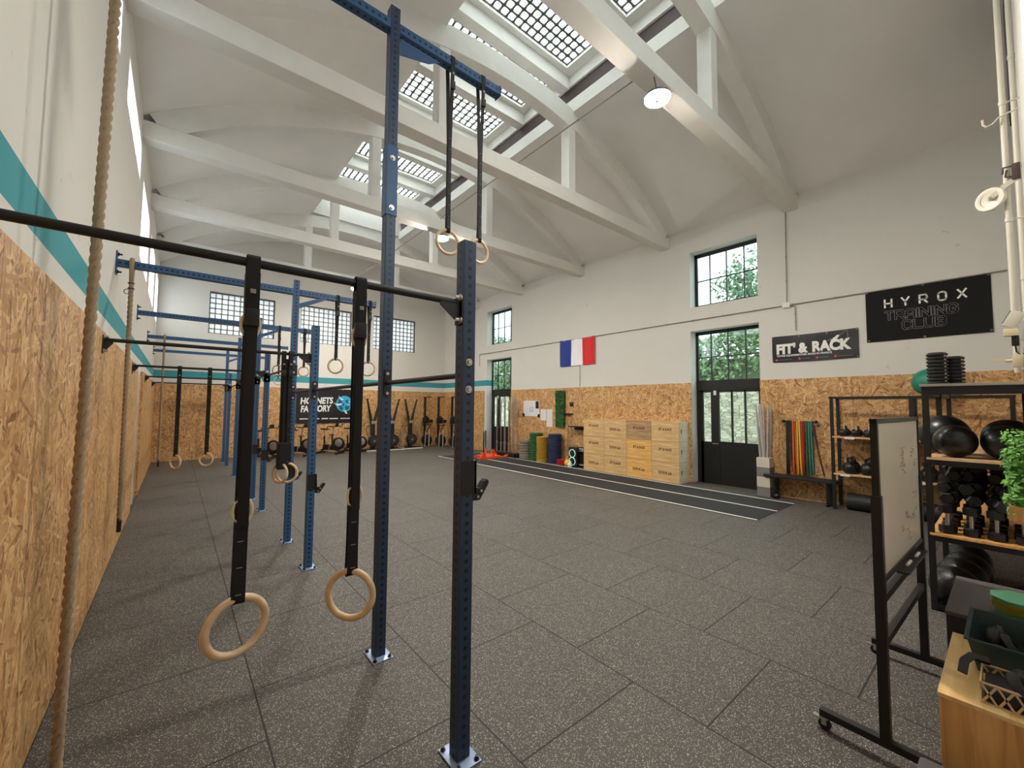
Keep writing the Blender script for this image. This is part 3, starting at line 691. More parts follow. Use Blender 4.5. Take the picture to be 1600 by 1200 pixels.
# transverse black pull-up bars
for k in range(5):
    y, z = YN[k], 2.43
    o = obj('pull_up_bar', G().cyl(R((-0.52, y, z)), R((RXC-WB, y, z)), 0.0175, n=18), 'black', rig)
    for x, s in ((-0.53, 1), (RXC-WB, -1)):
        br = obj('bar_bracket', G().box(min(x, x+0.008*s), y-0.038, z-0.12, max(x, x+0.008*s), y+0.038, z+0.04)
                 .prism([(0, 0.0), (s*(0.13 if s < 0 else 0.07), 0.0), (s*(0.13 if s < 0 else 0.07), -0.02), (0, -0.12)], -0.004, 0.004, facing((x, y-0.012, z-0.01), (1, 0, 0), (0, 0, 1))), 'black', rig, M=tr(-RXC, -YN[0], 0), smooth=False)
        for dz in (0.025, -0.10): obj('bolt', G().cyl((x, y-0.02, z+dz), (x+s*0.04, y-0.02, z+dz), 0.011, n=8).cyl((x+s*0.008, y-0.02, z+dz), (x+s*0.016, y-0.02, z+dz), 0.02, n=14), 'chrome', br)
    if True:
        text('bracket_lettering', "FIT'&RACK", 0.032, 'txt_white', br, facing((RXC-WB-0.115, y-0.0165, z-0.045), (1, 0, -0.62), (0.62, 0, 1)))
# longitudinal black bars along the posts
segs = [(YN[0], YT[0], 2.03), (YT[0], YN[1], 2.03), (YN[1], YT[1], 2.03), (YT[1], YN[2], 2.37), (YN[2], YT[2], 2.37), (YT[2], YN[3], 2.37), (YN[3], YT[3], 2.37), (YT[3], YN[4], 2.37), (YN[4], YT[4], 2.37)]
for a, b, z in segs:
    obj('side_bar', G().cyl(R((RXC, a+WB, z)), R((RXC, b-WB, z)), 0.0165, n=16), 'black', rig)
    g = G()
    for y in (a, b):
        g.box(RXC-WB-0.005, y-WB-0.004, z-0.115, RXC+WB+0.004, y+WB+0.004, z+0.035) if abs(z-2.37) < .01 and a > 4 else g.box(RXC-0.025, y+(WB if y == a else -WB-0.008), z-0.1, RXC+0.025, y+(WB+0.008 if y == a else -WB), z+0.1)
    obj('side_bar_bracket', g, 'black', rig, M=tr(-RXC, -YN[0], 0), smooth=False)
# j-cups
def jcup(y, z, label):
    t = thing('barbell_j_cup', label, 'barbell holder', (RXC, y, z), 0, 'j-cups on the rig posts')
    g = G().box(-WB-0.004, -WB-0.008, -0.12, WB+0.012, -WB-0.001, 0.06).box(WB+0.002, -WB-0.008, -0.12, WB+0.014, WB+0.004, 0.06)
    obj('sleeve', g, 'black', t, smooth=False)
    pr = [(0, 0.03), (0.012, 0.03), (0.014, -0.095), (0.05, -0.10), (0.075, -0.068), (0.092, -0.055), (0.106, -0.068), (0.10, -0.085), (0.045, -0.165), (0.0, -0.165)]
    hk = obj('hook', G().prism(pr, -0.022, 0.022, facing((WB+0.012, 0.0, 0.0), (1, 0, 0), (0, 0, 1))), 'black', t, smooth=False)
    for px_, pz in ((0.052, -0.115), (0.03, -0.145), (0.008, 0.0)): obj('bolt', G().cyl((WB+0.012+px_, -0.028, pz), (WB+0.012+px_, -0.020, pz), 0.008, n=10), 'chrome', hk)
jcup(YN[0], 1.50, 'black barbell cup on the nearest blue post')
jcup(YN[1], 1.00, 'black barbell cup on the front post of the second frame')
jcup(YT[1], 0.99, 'black barbell cup behind the pair of bunched rings')
jcup(YN[2], 1.00, 'black barbell cup on the front post of the third frame')
jcup(YT[2], 1.00, 'black barbell cup on the rear post of the third frame')
jcup(YN[3], 1.30, 'black barbell cup high on the front post of the fourth frame')

# ---------------------------------------------------------------- gymnastic rings
def ring_set(x, y, zbar, zc, rot, label, grp, w=0.040, beam=False, marks=True, lean=0.0, detail=True, cat='gymnastic ring'):
    t = thing('gymnastic_ring', label, cat, (x, y, zbar), 0, grp)
    d = zc-zbar; Rr = 0.1035; rr = 0.0145
    hb = 0.048 if beam else 0.022
    top = d+Rr
    yb = hb+0.003
    g = G()
    # front and back run of the strap, looped over the bar and through the ring
    pts = [(lean, 0.0, top-0.020)]
    pts += [(lean*0.99, -0.014, top-0.012), (lean*0.98, -0.017, top+0.012), (lean*0.9, -0.012, top+0.12), (lean*0.5, -0.012, d*0.45), (0, -yb*0.85, -0.10), (0, -yb, -hb*0.6), (0, -yb, hb*0.7), (0, -yb*0.6, hb+0.004), (0, 0, hb+0.006), (0, yb*0.6, hb+0.004), (0, yb, hb*0.7), (0, yb, -hb*0.6), (0, yb*0.85, -0.10), (lean*0.5, 0.010, d*0.45), (lean*0.9, 0.010, top+0.12), (lean*0.98, 0.017, top+0.012), (lean*0.99, 0.014, top-0.012)]
    g.tube(pts, 0.1, closed=True, flat=(w, 0.0035, (1, 0, 0)))
    st = obj('strap', g, 'webbing', t, smooth=False)
    if marks:
        mk = G(); n = int((zbar-zc-0.2)/0.10)
        for i in range(n):
            z = top+0.02+i*0.10; f = (z-0)/(d) ; q = lean*min(1, max(0, z/top))
            yy = -0.0225 if i == 0 else -0.0175
            if z < -0.35 and not (d+0.55 < z < -0.5 and beam is False): mk.box(q-0.010, yy, z-0.0015, q+0.010, yy+0.004, z+0.0015)
        if mk.v: obj('strap_marks', mk, 'txt_grey', st, smooth=False)
    if detail:
        b = G().bbox(-w/2-0.003, -yb-0.008, -0.26, w/2+0.003, -yb+0.012, -0.19, 0.003)
        bk = obj('cam_buckle', b, 'black', t)
        obj('buckle_tongue', G().bbox(-0.010, -yb-0.008, -0.130, 0.010, -yb-0.002, -0.112, 0.002), 'galv', bk)
    M_ = tr(lean, 0, d) @ rotz(rot) @ rotx(pi/2)
    obj('ring', G().ring(Rr, rr, 48, 14), 'ringwood', t, M=M_)
    return t
gb = 'rings hanging from the nearest pull-up bar'
a = ring_set(0.22, YN[0], 2.43, 1.005, 0.25, 'nearest large wooden ring, turned sideways, left of its pair', gb, 0.046, lean=-0.005)
b = ring_set(0.65, YN[0], 2.43, 1.005, -0.75, 'nearest right wooden ring, facing the room beside the tall post', gb, 0.046, lean=-0.005)
for t_ in (a, b):
    for z in (2.175-2.43, 1.445-2.43):
        obj('oval_buckle', G().ring(0.026, 0.0045, 24, 8, tr(-0.002, -0.012, z) @ rotz(-0.1) @ rotx(pi/2) @ Matrix.Diagonal((1.22, 1.85, 1, 1))), 'cream', t_)
    obj('strap_wrap', G().bbox(-0.025, -0.027, -0.215, 0.025, 0.027, -0.04, 0.004).bbox(-0.020, -0.020, -1.05, 0.020, 0.020, -0.20, 0.004), 'webbing', t_, smooth=False)
gt = 'rings hanging from the highest beam'
ring_set(1.77, YT[0], 4.90, 3.28, -0.05, 'left wooden ring hung from the highest blue beam', gt, 0.036, True)
ring_set(2.10, YT[0], 4.90, 3.28, 0.1, 'right wooden ring hung from the highest blue beam, behind the front post top', gt, 0.036, True)
g2 = 'rings hanging from the second blue beam'
ring_set(1.80, YT[1], 3.43, 2.43, -0.6, 'left wooden ring on the second frame beam, before the middle back window', g2, 0.04, True)
ring_set(2.28, YT[1], 3.43, 2.42, -0.6, 'right wooden ring at the end of the second frame beam', g2, 0.04, True)
g3 = 'rings hanging from the third blue beam'
ring_set(1.60, YT[2], 3.43, 2.56, -0.5, 'left wooden ring on the beam of the third frame', g3, 0.04, True)
ring_set(2.08, YT[2], 3.43, 2.56, -0.5, 'right wooden ring on the beam of the third frame, behind a front post', g3, 0.04, True)
g4 = 'rings hanging from the fourth blue beam'
ring_set(1.66, YT[3], 3.43, 2.50, -0.5, 'left wooden ring on the beam of the fourth frame, against the teal stripe', g4, 0.04, True)
ring_set(2.16, YT[3], 3.43, 2.50, -0.5, 'right wooden ring on the beam of the fourth frame, against the teal stripe', g4, 0.04, True)
g5 = 'rings hanging from the third black bar'
ring_set(0.03, YN[2], 2.43, 0.94, -0.9, 'far left wooden ring hanging low near the board wall', g5, 0.055)
ring_set(0.42, YN[2], 2.43, 0.95, -0.6, 'far wooden ring hanging low, second from the left wall', g5, 0.055)
g6 = 'bunched rings on the second black bar'
ring_set(0.92, YN[1], 2.43, 1.10, -1.0, 'rear one of two rings bunched together beside the second frame', g6, 0.04, marks=False)
ring_set(0.985, YN[1]-0.03, 2.43, 1.10, -0.45, 'front one of two rings bunched together beside the second frame', g6, 0.04)
o = obj('strap_bundle', G().bbox(-0.07, -0.05, -0.28, 0.07, 0.05, 0.02, 0.02).bbox(-0.035, -0.03, 0.0, 0.035, 0.03, 0.95, 0.01), 'webbing', loc=(0.955, YN[1]-0.0, 1.42), smooth=False)
tag(o, 'black bundle of folded ring straps above the two bunched rings', 'strap')

# ---------------------------------------------------------------- climbing ropes
def rope(x, y, ztop, zbot, zbeam, label, x2=None, r=0.0225, tip=True, step=0.012):
    t = thing('climbing_rope', label, 'climbing rope', (x, y, zbeam), 0, 'climbing ropes on the rig')
    g = G(); n = int((ztop-zbot)/step); m = 24; vs = []; fs = []
    for i in range(n+1):
        z = ztop-(ztop-zbot)*i/n; xx = ((x2 if x2 is not None else x)-x)*(i/n)
        for k in range(m):
            th = 2*pi*k/m; rr = r*(0.42+0.64*abs(cos(1.5*(th-z*2*pi/0.165)))**0.5)
            vs.append((xx+rr*cos(th), rr*sin(th), z-zbeam))
        if i:
            for k in range(m): fs.append(((i-1)*m+k, (i-1)*m+(k+1) % m, i*m+(k+1) % m, i*m+k))
    g.add(vs, fs); obj('rope_body', g, 'rope', t)
    loop = G().tube([(0, 0, ztop-zbeam), (0, -0.045, -0.08), (0, -0.064, 0.0), (0, -0.05, 0.055), (0, 0, 0.066), (0, 0.05, 0.055), (0, 0.064, 0), (0, 0.045, -0.08), (0, 0.01, ztop-zbeam-0.02)], r*0.95, 10)
    obj('rope_loop', loop, 'rope', t)
    obj('rope_clamp', G().ring(r*1.15, 0.006, 20, 6, tr(0, 0, ztop-zbeam-0.03)).ring(r*1.15, 0.006, 20, 6, tr(0, 0, ztop-zbeam-0.09)).ring(0.028, 0.004, 20, 6, tr(-0.03, 0, ztop-zbeam-0.13) @ rotx(pi/2)), 'black', t)
    if tip: obj('rope_tip', G().cyl(((x2 if x2 is not None else x)-x, 0, zbot-zbeam-0.13), ((x2 if x2 is not None else x)-x, 0, zbot-zbeam+0.02), r*0.92), 'black', t)
rope(-0.34, YT[0], 4.75, 0.015, 4.90, 'thick twisted rope hanging full height beside the nearest board wall', -0.385, 0.0235, tip=False, step=0.009)
rope(-0.445, YT[1], 3.25, 0.57, 3.43, 'twisted rope with black tip hanging from the second frame beam', -0.43, 0.0225)
rope(-0.265, YT[3], 3.25, 0.50, 3.43, 'farthest thin-looking rope hanging in front of the back board wall', -0.265, 0.022, step=0.03)

# ---------------------------------------------------------------- banners, flag, wall items
def sag_banner(name, W_, H_, mat, M, sag=0.0, nx=24, ny=10, seed=0, th=0.004, amp=0.008):
    g = G(); vs = []; rd = random.Random(seed); ph = [rd.uniform(0, 6) for _ in range(4)]
    def dz(u, v): return amp*(sin(u*9+ph[0]+v*3)+sin(v*7+ph[1]-u*4))*0.5+amp
    for s in (0, 1):
        for j in range(ny+1):
            for i in range(nx+1):
                u, v = i/nx, j/ny
                yy = v*H_-sag*sin(pi*u)*(1 if v < 0.01 or v > 0.99 else 1)
                vs.append((u*W_, yy, dz(u, v)+s*th))
    n1 = (nx+1)*(ny+1); fs = []
    for j in range(ny):
        for i in range(nx):
            a = j*(nx+1)+i; fs.append((a, a+nx+1, a+nx+2, a+1)); fs.append((n1+a, n1+a+1, n1+a+nx+2, n1+a+nx+1))
    for i in range(nx): fs += [(i, i+1, n1+i+1, n1+i), (ny*(nx+1)+i, n1+ny*(nx+1)+i, n1+ny*(nx+1)+i+1, ny*(nx+1)+i+1)]
    for j in range(ny): a = j*(nx+1); fs += [(a, n1+a, n1+a+nx+1, a+nx+1), (a+nx, a+2*nx+1, n1+a+2*nx+1, n1+a+nx)]
    g.add(vs, fs); return obj(name, g, mat, M=M)
# stroke letters
STK = {'H': [[(0, 0), (0, 1)], [(1, 0), (1, 1)], [(0, .5), (1, .5)]], 'Y': [[(0, 1), (.5, .45), (1, 1)], [(.5, .45), (.5, 0)]],
 'R': [[(0, 0), (0, 1), (.8, 1), (1, .82), (1, .6), (.8, .42), (0, .42)], [(.55, .42), (1, 0)]], 'O': [[(.2, 0), (.8, 0), (1, .22), (1, .78), (.8, 1), (.2, 1), (0, .78), (0, .22), (.2, 0)]],
 'X': [[(0, 0), (1, 1)], [(0, 1), (1, 0)]], 'T': [[(0, 1), (1, 1)], [(.5, 1), (.5, 0)]], 'A': [[(0, 0), (0, .7), (.25, 1), (.75, 1), (1, .7), (1, 0)], [(0, .38), (1, .38)]],
 'I': [[(.5, 0), (.5, 1)]], 'N': [[(0, 0), (0, 1), (1, 0), (1, 1)]], 'G': [[(1, .8), (.8, 1), (.2, 1), (0, .78), (0, .22), (.2, 0), (.8, 0), (1, .2), (1, .48), (.55, .48)]],
 'C': [[(1, .8), (.8, 1), (.2, 1), (0, .78), (0, .22), (.2, 0), (.8, 0), (1, .2)]], 'L': [[(0, 1), (0, 0), (1, 0)]], 'U': [[(0, 1), (0, .22), (.2, 0), (.8, 0), (1, .22), (1, 1)]],
 'B': [[(0, 0), (0, 1), (.8, 1), (1, .82), (1, .66), (.8, .52), (0, .52)], [(.8, .52), (1, .36), (1, .16), (.8, 0), (0, 0)]]}
def strokes(txt, x, y, w, h, gap, sw, z0, z1):
    g = G()
    for ch in txt:
        ww = w*0.12 if ch == 'I' else w
        for ln in STK[ch]:
            P = [(x+(px_*ww if ch != 'I' else ww*.5), y+py_*h) for px_, py_ in ln]
            for a, b in zip(P[:-1], P[1:]):
                d = Vector((b[0]-a[0], b[1]-a[1])); L = d.length; d.normalize(); n = Vector((-d.y, d.x))*sw/2; e = d*sw*0.35
                q = [(a[0]-e.x+n.x, a[1]-e.y+n.y), (a[0]-e.x-n.x, a[1]-e.y-n.y), (b[0]+e.x-n.x, b[1]+e.y-n.y), (b[0]+e.x+n.x, b[1]+e.y+n.y)]
                g.prism(q, z0, z1)
        x += ww+gap
    return g, x
WR = lambda y, z, off=0.012: facing((RX-off, y, z), (0, -1, 0), (0, 0, 1))     # right wall, text reads toward -Y
# HYROX TRAINING CLUB
M_ = WR(1.66, 3.10)
b = sag_banner('club_banner', 1.54, 0.95, 'cloth_blk', facing((RX-0.004, 1.66, 3.10), (0, -1, 0), (0, 0, 1)), 0.0, seed=2, amp=0.006)
tag(b, 'large black banner reading HYROX TRAINING CLUB on the right wall', 'banner')
Mi = facing((0, 0, 0), (1, 0, 0), (0, 1, 0))
for i_, ch_ in enumerate('HYROX'):
    g, _ = strokes(ch_, 0.27+i_*0.227, 0.615, 0.092, 0.14, 0.135, 0.025, 0.017, 0.0185); obj('letter', g, 'txt_white', b, smooth=False)
for sw, z, mt in ((0.036, 0.0172, 'txt_grey'), (0.021, 0.0185, 'cloth_blk')):
    g1, _ = strokes('TRAINING', 0.27, 0.385, 0.105, 0.145, 0.034, sw, z-0.0015, z); g2_, _ = strokes('CLUB', 0.50, 0.19, 0.105, 0.145, 0.034, sw, z-0.0015, z)
    g1.add(g2_.v, g2_.f); obj('outlined_lettering', g1, mt, b, smooth=False)
g = G()
for x, y in ((0.02, 0.93), (0.77, 0.93), (1.52, 0.93), (0.03, 0.03), (0.77, 0.02), (1.52, 0.03)): g.ring(0.012, 0.004, 16, 6, tr(x, y, 0.017))
obj('eyelets', g, 'chrome', b)
# FIT' & RACK
b = sag_banner('sponsor_banner', 1.46, 0.565, 'vinyl', facing((RX-0.004, 3.24, 2.84), (0, -1, 0), (0, 0, 1)), 0.012, seed=5, amp=0.008)
tag(b, "small black banner reading FIT' & RACK beside the glazed door, made in France line below", 'banner')
x = 0.09
for w_, tx, sz in ((0, "FIT'", 0.235), (0, "&", 0.215), (0, "RACK", 0.235)):
    X0 = {"FIT'": 0.08, "&": 0.49, "RACK": 0.72}[tx]
    text('lettering', tx, 0.275, 'txt_white', b, tr(X0, 0.185, 0.0225), bold=0.015, fit={"FIT'": 0.35, '&': 0.17, 'RACK': 0.63}[tx], ext=0.0012)
text('lettering', 'VOTRE EQUIPEMENTIER MADE IN FRANCE', 0.052, 'txt_white', b, tr(0.09, 0.118, 0.0225), fit=0.96, bold=0.0015)
g = G().tube([(0.93, 0.34, 0.022), (1.03, 0.40, 0.022), (1.16, 0.45, 0.022), (1.29, 0.535, 0.022), (1.31, 0.38, 0.022)], 0.1, flat=(0.006, 0.002, (0, 0, 1))).prism([(1.02, 0.36), (1.14, 0.47), (1.18, 0.46), (1.12, 0.38), (1.08, 0.34)], 0.021, 0.0235)
obj('athlete_emblem', g, 'txt_white', b, smooth=False)
g = G(); g2_ = G()
for x, L in ((0.06, 0.30), (0.48, 0.16), (0.78, 0.18), (1.08, 0.28)):
    obj('round_icon', G().lathe([(0, 0), (0.022, 0), (0.022, 0.0015)], 16, tr(x+0.02, 0.052, 0.021)), 'pinkmark', b, smooth=False)
    xx = x+0.055
    rd = random.Random(int(x*100))
    while xx < x+0.055+L*0.85: w_ = rd.uniform(0.006, 0.016); g2_.box(xx, 0.045, 0.021, xx+w_, 0.058, 0.0225); xx += w_+0.005
obj('small_print', g2_, 'txt_grey', b, smooth=False)
g = G()
for x, y in ((0.02, 0.54), (0.5, 0.525), (0.97, 0.525), (1.44, 0.54), (0.02, 0.02), (1.44, 0.02)): g.ring(0.010, 0.0035, 16, 6, tr(x, y, 0.022))
obj('eyelets', g, 'chrome', b)
# HORNETS FACTORY banner on back wall
b = sag_banner('gym_banner', 2.18, 1.36, 'vinyl', facing((3.54, BY-0.055, 1.12), (1, 0, 0), (0, 0, 1)), 0.0, seed=9, amp=0.006)
tag(b, 'big black banner reading HORNETS FACTORY with blue hornet emblem, on the back wall', 'banner')
text('lettering', 'HORNETS', 0.335, 'txt_white', b, tr(0.14, 0.76, 0.021) @ rotz(0.03), bold=0.014, shear=0.14, fit=1.20)
text('lettering', 'FACTORY', 0.335, 'txt_white', b, tr(0.16, 0.45, 0.021) @ rotz(0.03), bold=0.014, shear=0.14, fit=1.12)
g = G(); rd = random.Random(3)
for x, L in ((0.14, 0.34), (0.56, 0.30), (0.92, 0.24), (1.22, 0.34), (1.64, 0.46)):
    xx = x
    while xx < x+L-0.03: w_ = rd.uniform(0.018, 0.038); g.prism([(xx, 0.165), (xx+w_, 0.165), (xx+w_+0.006, 0.165+rd.choice((0.04, 0.055))), (xx+0.006, 0.205)], 0.019, 0.021); xx += w_+0.007
obj('small_print', g, 'txt_white', b, smooth=False)
em = obj('hornet_emblem', G().lathe([(0, 0), (0.325, 0), (0.325, 0.002)], 40, tr(1.70, 0.78, 0.019)), 'cyan', b, smooth=False); em.location.x = 0.08
g = G().prism([(1.50, 0.98), (1.62, 0.86), (1.56, 0.72), (1.66, 0.60), (1.60, 0.50), (1.53, 0.56), (1.49, 0.72), (1.44, 0.84)], 0.021, 0.0225)
g.prism([(1.72, 0.92), (1.82, 0.95), (1.90, 0.84), (1.84, 0.80), (1.76, 0.84)], 0.021, 0.0225).prism([(1.72, 0.66), (1.80, 0.70), (1.92, 0.66), (1.84, 0.52), (1.76, 0.55)], 0.021, 0.0225).prism([(1.62, 0.78), (1.68, 0.82), (1.70, 0.70), (1.65, 0.66)], 0.021, 0.0225)
g.tube([(1.70+0.345*cos(a_), 0.78+0.345*sin(a_), 0.021) for a_ in [(-1.9+i*0.16) for i in range(16)]], 0.1, flat=(0.022, 0.003, (0, 0, 1)))
obj('emblem_dark_print', g, 'cyan_dk', em, smooth=False)  # dark teal details of the printed emblem
g = G().prism([(1.46, 1.12), (1.50, 1.0), (1.62, 0.92), (1.66, 0.97), (1.54, 1.02)], 0.0215, 0.0235).prism([(1.26, 0.84), (1.40, 0.77), (1.60, 0.80), (1.58, 0.73), (1.42, 0.70)], 0.0215, 0.0235)
g.prism([(2.14, 0.95), (2.06, 1.0), (1.96, 0.98), (1.96, 0.92), (2.08, 0.93)], 0.0215, 0.0235).prism([(1.70, 0.52), (1.78, 0.50), (1.84, 0.36), (1.74, 0.40)], 0.0215, 0.0235).prism([(1.86, 0.88), (1.92, 0.88), (1.91, 0.84), (1.86, 0.85)], 0.0226, 0.0235).prism([(1.84, 0.76), (1.90, 0.77), (1.88, 0.72)], 0.0226, 0.0235)
obj('emblem_horns', g, 'txt_white', em, smooth=False)
g = G()
for i in range(6):
    for y in (0.02, 1.34): g.ring(0.012, 0.004, 12, 6, tr(0.03+i*0.424, y, 0.018))
obj('eyelets', g, 'chrome', b)
# flag
def flag_fn(h, b):
    t = h.n('ShaderNodeTexCoord'); s = h.n('ShaderNodeSeparateXYZ'); h.l(t.outputs['Object'], s.inputs[0]); x = s.outputs['X']
    c = h.mix(h.m('GREATER_THAN', x, 0.5), srgb(10, 46, 140), srgb(238, 240, 244)); c = h.mix(h.m('GREATER_THAN', x, 0.965), c, srgb(216, 16, 30))
    h.l(c, b.inputs['Base Color']); b.inputs['Roughness'].default_value = 0.6
MT['flag'] = flag_like('tricolour_cloth', flag_fn)
g = G(); nx, ny = 60, 14; vs = []; fs = []
for s in (0, 1):
    for j in range(ny+1):
        for i in range(nx+1):
            u, v = i/nx, j/ny
            w = 0.030*(1-0.6*v)*(sin(u*26+v*1.5)+0.5*sin(u*47))
            vs.append((u*1.48, v*0.88-0.02*sin(pi*u)*v, 0.035+w*0.7+s*0.003))
n1 = (nx+1)*(ny+1)
for j in range(ny):
    for i in range(nx): a = j*(nx+1)+i; fs += [(a, a+1, a+nx+2, a+nx+1), (n1+a, n1+a+nx+1, n1+a+nx+2, n1+a+1)]
g.add(vs, fs); o = obj('national_flag', g, 'flag', M=facing((RX-0.0, 9.58, 3.19), (0, -1, 0), (0, 0, 1)))
tag(o, 'blue, white and red flag hanging flat on the right wall', 'flag')
# papers, phone, moss strip, switch
def flat(name, y0, z0, y1, z1, th, mat, label, cat, off=0.02):
    o = obj(name, G().bbox(-th, -(y0-y1)/2, -(z1-z0)/2, 0, (y0-y1)/2, (z1-z0)/2, min(0.004, th/3)), mat, loc=(RX-off-0.001, (y0+y1)/2, (z0+z1)/2), smooth=False)
    if label: tag(o, label, cat)
    return o
p = flat('wall_planner', 11.46, 1.50, 10.60, 2.06, 0.012, 'paper', 'white planner sheet with a dark rounded panel in its corner, left of two papers', 'poster')
obj('planner_frame', G().ring(0.1, 0.008, 4, 6, tr(-0.016, -0.03, -0.02) @ roty(pi/2) @ rotz(pi/4) @ Matrix.Diagonal((1, 1, 1, 1))), 'purple', p, smooth=False)
obj('dark_panel', G().bbox(-0.026, -0.40, 0.0, -0.012, -0.25, 0.26, 0.006), 'black', p, smooth=False)
obj('corner_clips', G().box(-0.03, 0.36, -0.30, 0.0, 0.46, -0.18).box(-0.03, -0.44, -0.30, 0.0, -0.36, -0.20), 'black', p, smooth=False)
flat('paper_sheet', 10.54, 1.37, 10.26, 1.76, 0.004, 'paper', 'tall white paper sheet directly right of the wall planner', 'paper')
flat('paper_sheet', 10.24, 1.16, 9.96, 1.76, 0.004, 'paper', 'longest white paper sheet, hanging lowest near the green strip', 'paper')
flat('wall_switch', 9.15, 1.87, 9.00, 2.0, 0.02, 'black', 'small black square switch right of the green strip', 'switch')
g = G().box(-0.02, -0.20, -0.59, 0, 0.20, 0.59); rd = random.Random(8); gl = G()
leaves(gl, 2600, lambda: ((-0.03-rd.random()*0.05, rd.uniform(-0.20, 0.20), rd.uniform(-0.60, 0.60)), (-1, rd.uniform(-.8, .8), rd.uniform(-.6, .9))), 0.055, rd)
o = thing('plant_panel', 'tall narrow strip of green artificial foliage on the board wall', 'wall plant', (RX-0.021, 9.55, 1.79))
obj('backing', g, 'moss', o, smooth=False); obj('foliage', gl, 'moss', o, smooth=False)

# ---------------------------------------------------------------- back wall machines
def spin_bike(x, y, label):
    t = thing('exercise_bike', label, 'exercise bike', (x, y, 0), -0.85, 'exercise bikes along the back wall')
    f = G().tube([(-0.38, 0, 0.12), (-0.1, 0, 0.22), (0.2, 0, 0.16), (0.42, 0, 0.08)], 0.035, 10)
    f.bbox(-0.30, -0.035, 0.14, 0.22, 0.035, 0.34, 0.01).cyl((-0.25, 0, 0.2), (-0.27, 0, 0.66), 0.032).cyl((0.10, 0, 0.2), (0.06, 0, 0.72), 0.034).box(-0.02, -0.03, 0.70, 0.14, 0.03, 0.73)
    obj('frame', f, 'black', t)
    for s, x_ in (('f', 0.40), ('r', -0.40)):
        o = obj('floor_bar', G().bbox(x_-0.03, -0.28, 0.02, x_+0.03, 0.28, 0.08, 0.01).cyl((x_-0.02, -0.25, 0.02), (x_+0.02, -0.25, 0.02), 0.02).cyl((x_-0.02, 0.25, 0.02), (x_+0.02, 0.25, 0.02), 0.02), 'black', t)
    fw = obj('flywheel', G().lathe([(0, -0.02), (0.10, -0.03), (0.24, -0.03), (0.245, 0), (0.24, 0.03), (0.10, 0.03), (0, 0.02)], 28, tr(0.33, 0, 0.38) @ rotx(pi/2)), 'black', t)
    obj('flywheel_cover', G().lathe([(0, -0.045), (0.13, -0.040), (0.15, -0.032)], 24, tr(0.35, 0, 0.42) @ rotx(-pi/2) @ Matrix.Scale(-1, 4, (0, 0, 1))).lathe([(0, 0.045), (0.13, 0.040), (0.15, 0.032)], 24, tr(0.35, 0, 0.42) @ rotx(pi/2)), 'steel', fw)
    st = obj('saddle_post', G().cyl((-0.26, 0, 0.6), (-0.28, 0, 0.90), 0.02), 'steel', t)
    obj('saddle', G().bbox(-0.40, -0.07, 0.90, -0.16, 0.07, 0.95, 0.02).bbox(-0.22, -0.025, 0.90, -0.06, 0.025, 0.94, 0.015), 'black_soft', st)
    hp = obj('handlebar_post', G().cyl((0.07, 0, 0.7), (0.14, 0, 1.04), 0.022), 'steel', t)
    obj('handlebar', G().tube([(0.36, -0.22, 1.14), (0.30, -0.22, 1.03), (0.1, -0.2, 1.03), (0.1, 0.2, 1.03), (0.30, 0.22, 1.03), (0.36, 0.22, 1.14)], 0.015, 8).tube([(0.1, 0, 1.03), (-0.14, 0, 1.03), (-0.2, 0, 0.92)], 0.016, 8), 'black', hp)
    obj('monitor', G().bbox(0.24, -0.08, 1.02, 0.27, 0.08, 1.16, 0.006, tr(0, 0, 0)), 'black', hp)
    obj('crank', G().cyl((0.02, -0.10, 0.30), (0.02, 0.10, 0.30), 0.02).box(0.01, -0.12, 0.14, 0.03, -0.10, 0.31).box(0.01, 0.10, 0.29, 0.03, 0.12, 0.46).box(-0.03, -0.20, 0.12, 0.07, -0.12, 0.15).box(-0.03, 0.12, 0.45, 0.07, 0.20, 0.48), 'steel', t)
spin_bike(2.45, 16.45, 'exercise bike left of the bunched rings, nearest the left wall')
spin_bike(3.52, 16.45, 'exercise bike standing under the left end of the banner')
spin_bike(4.62, 16.5, 'exercise bike standing under the middle of the banner')
spin_bike(5.52, 16.6, 'exercise bike under the right end of the banner, half hidden by a hanging strap')

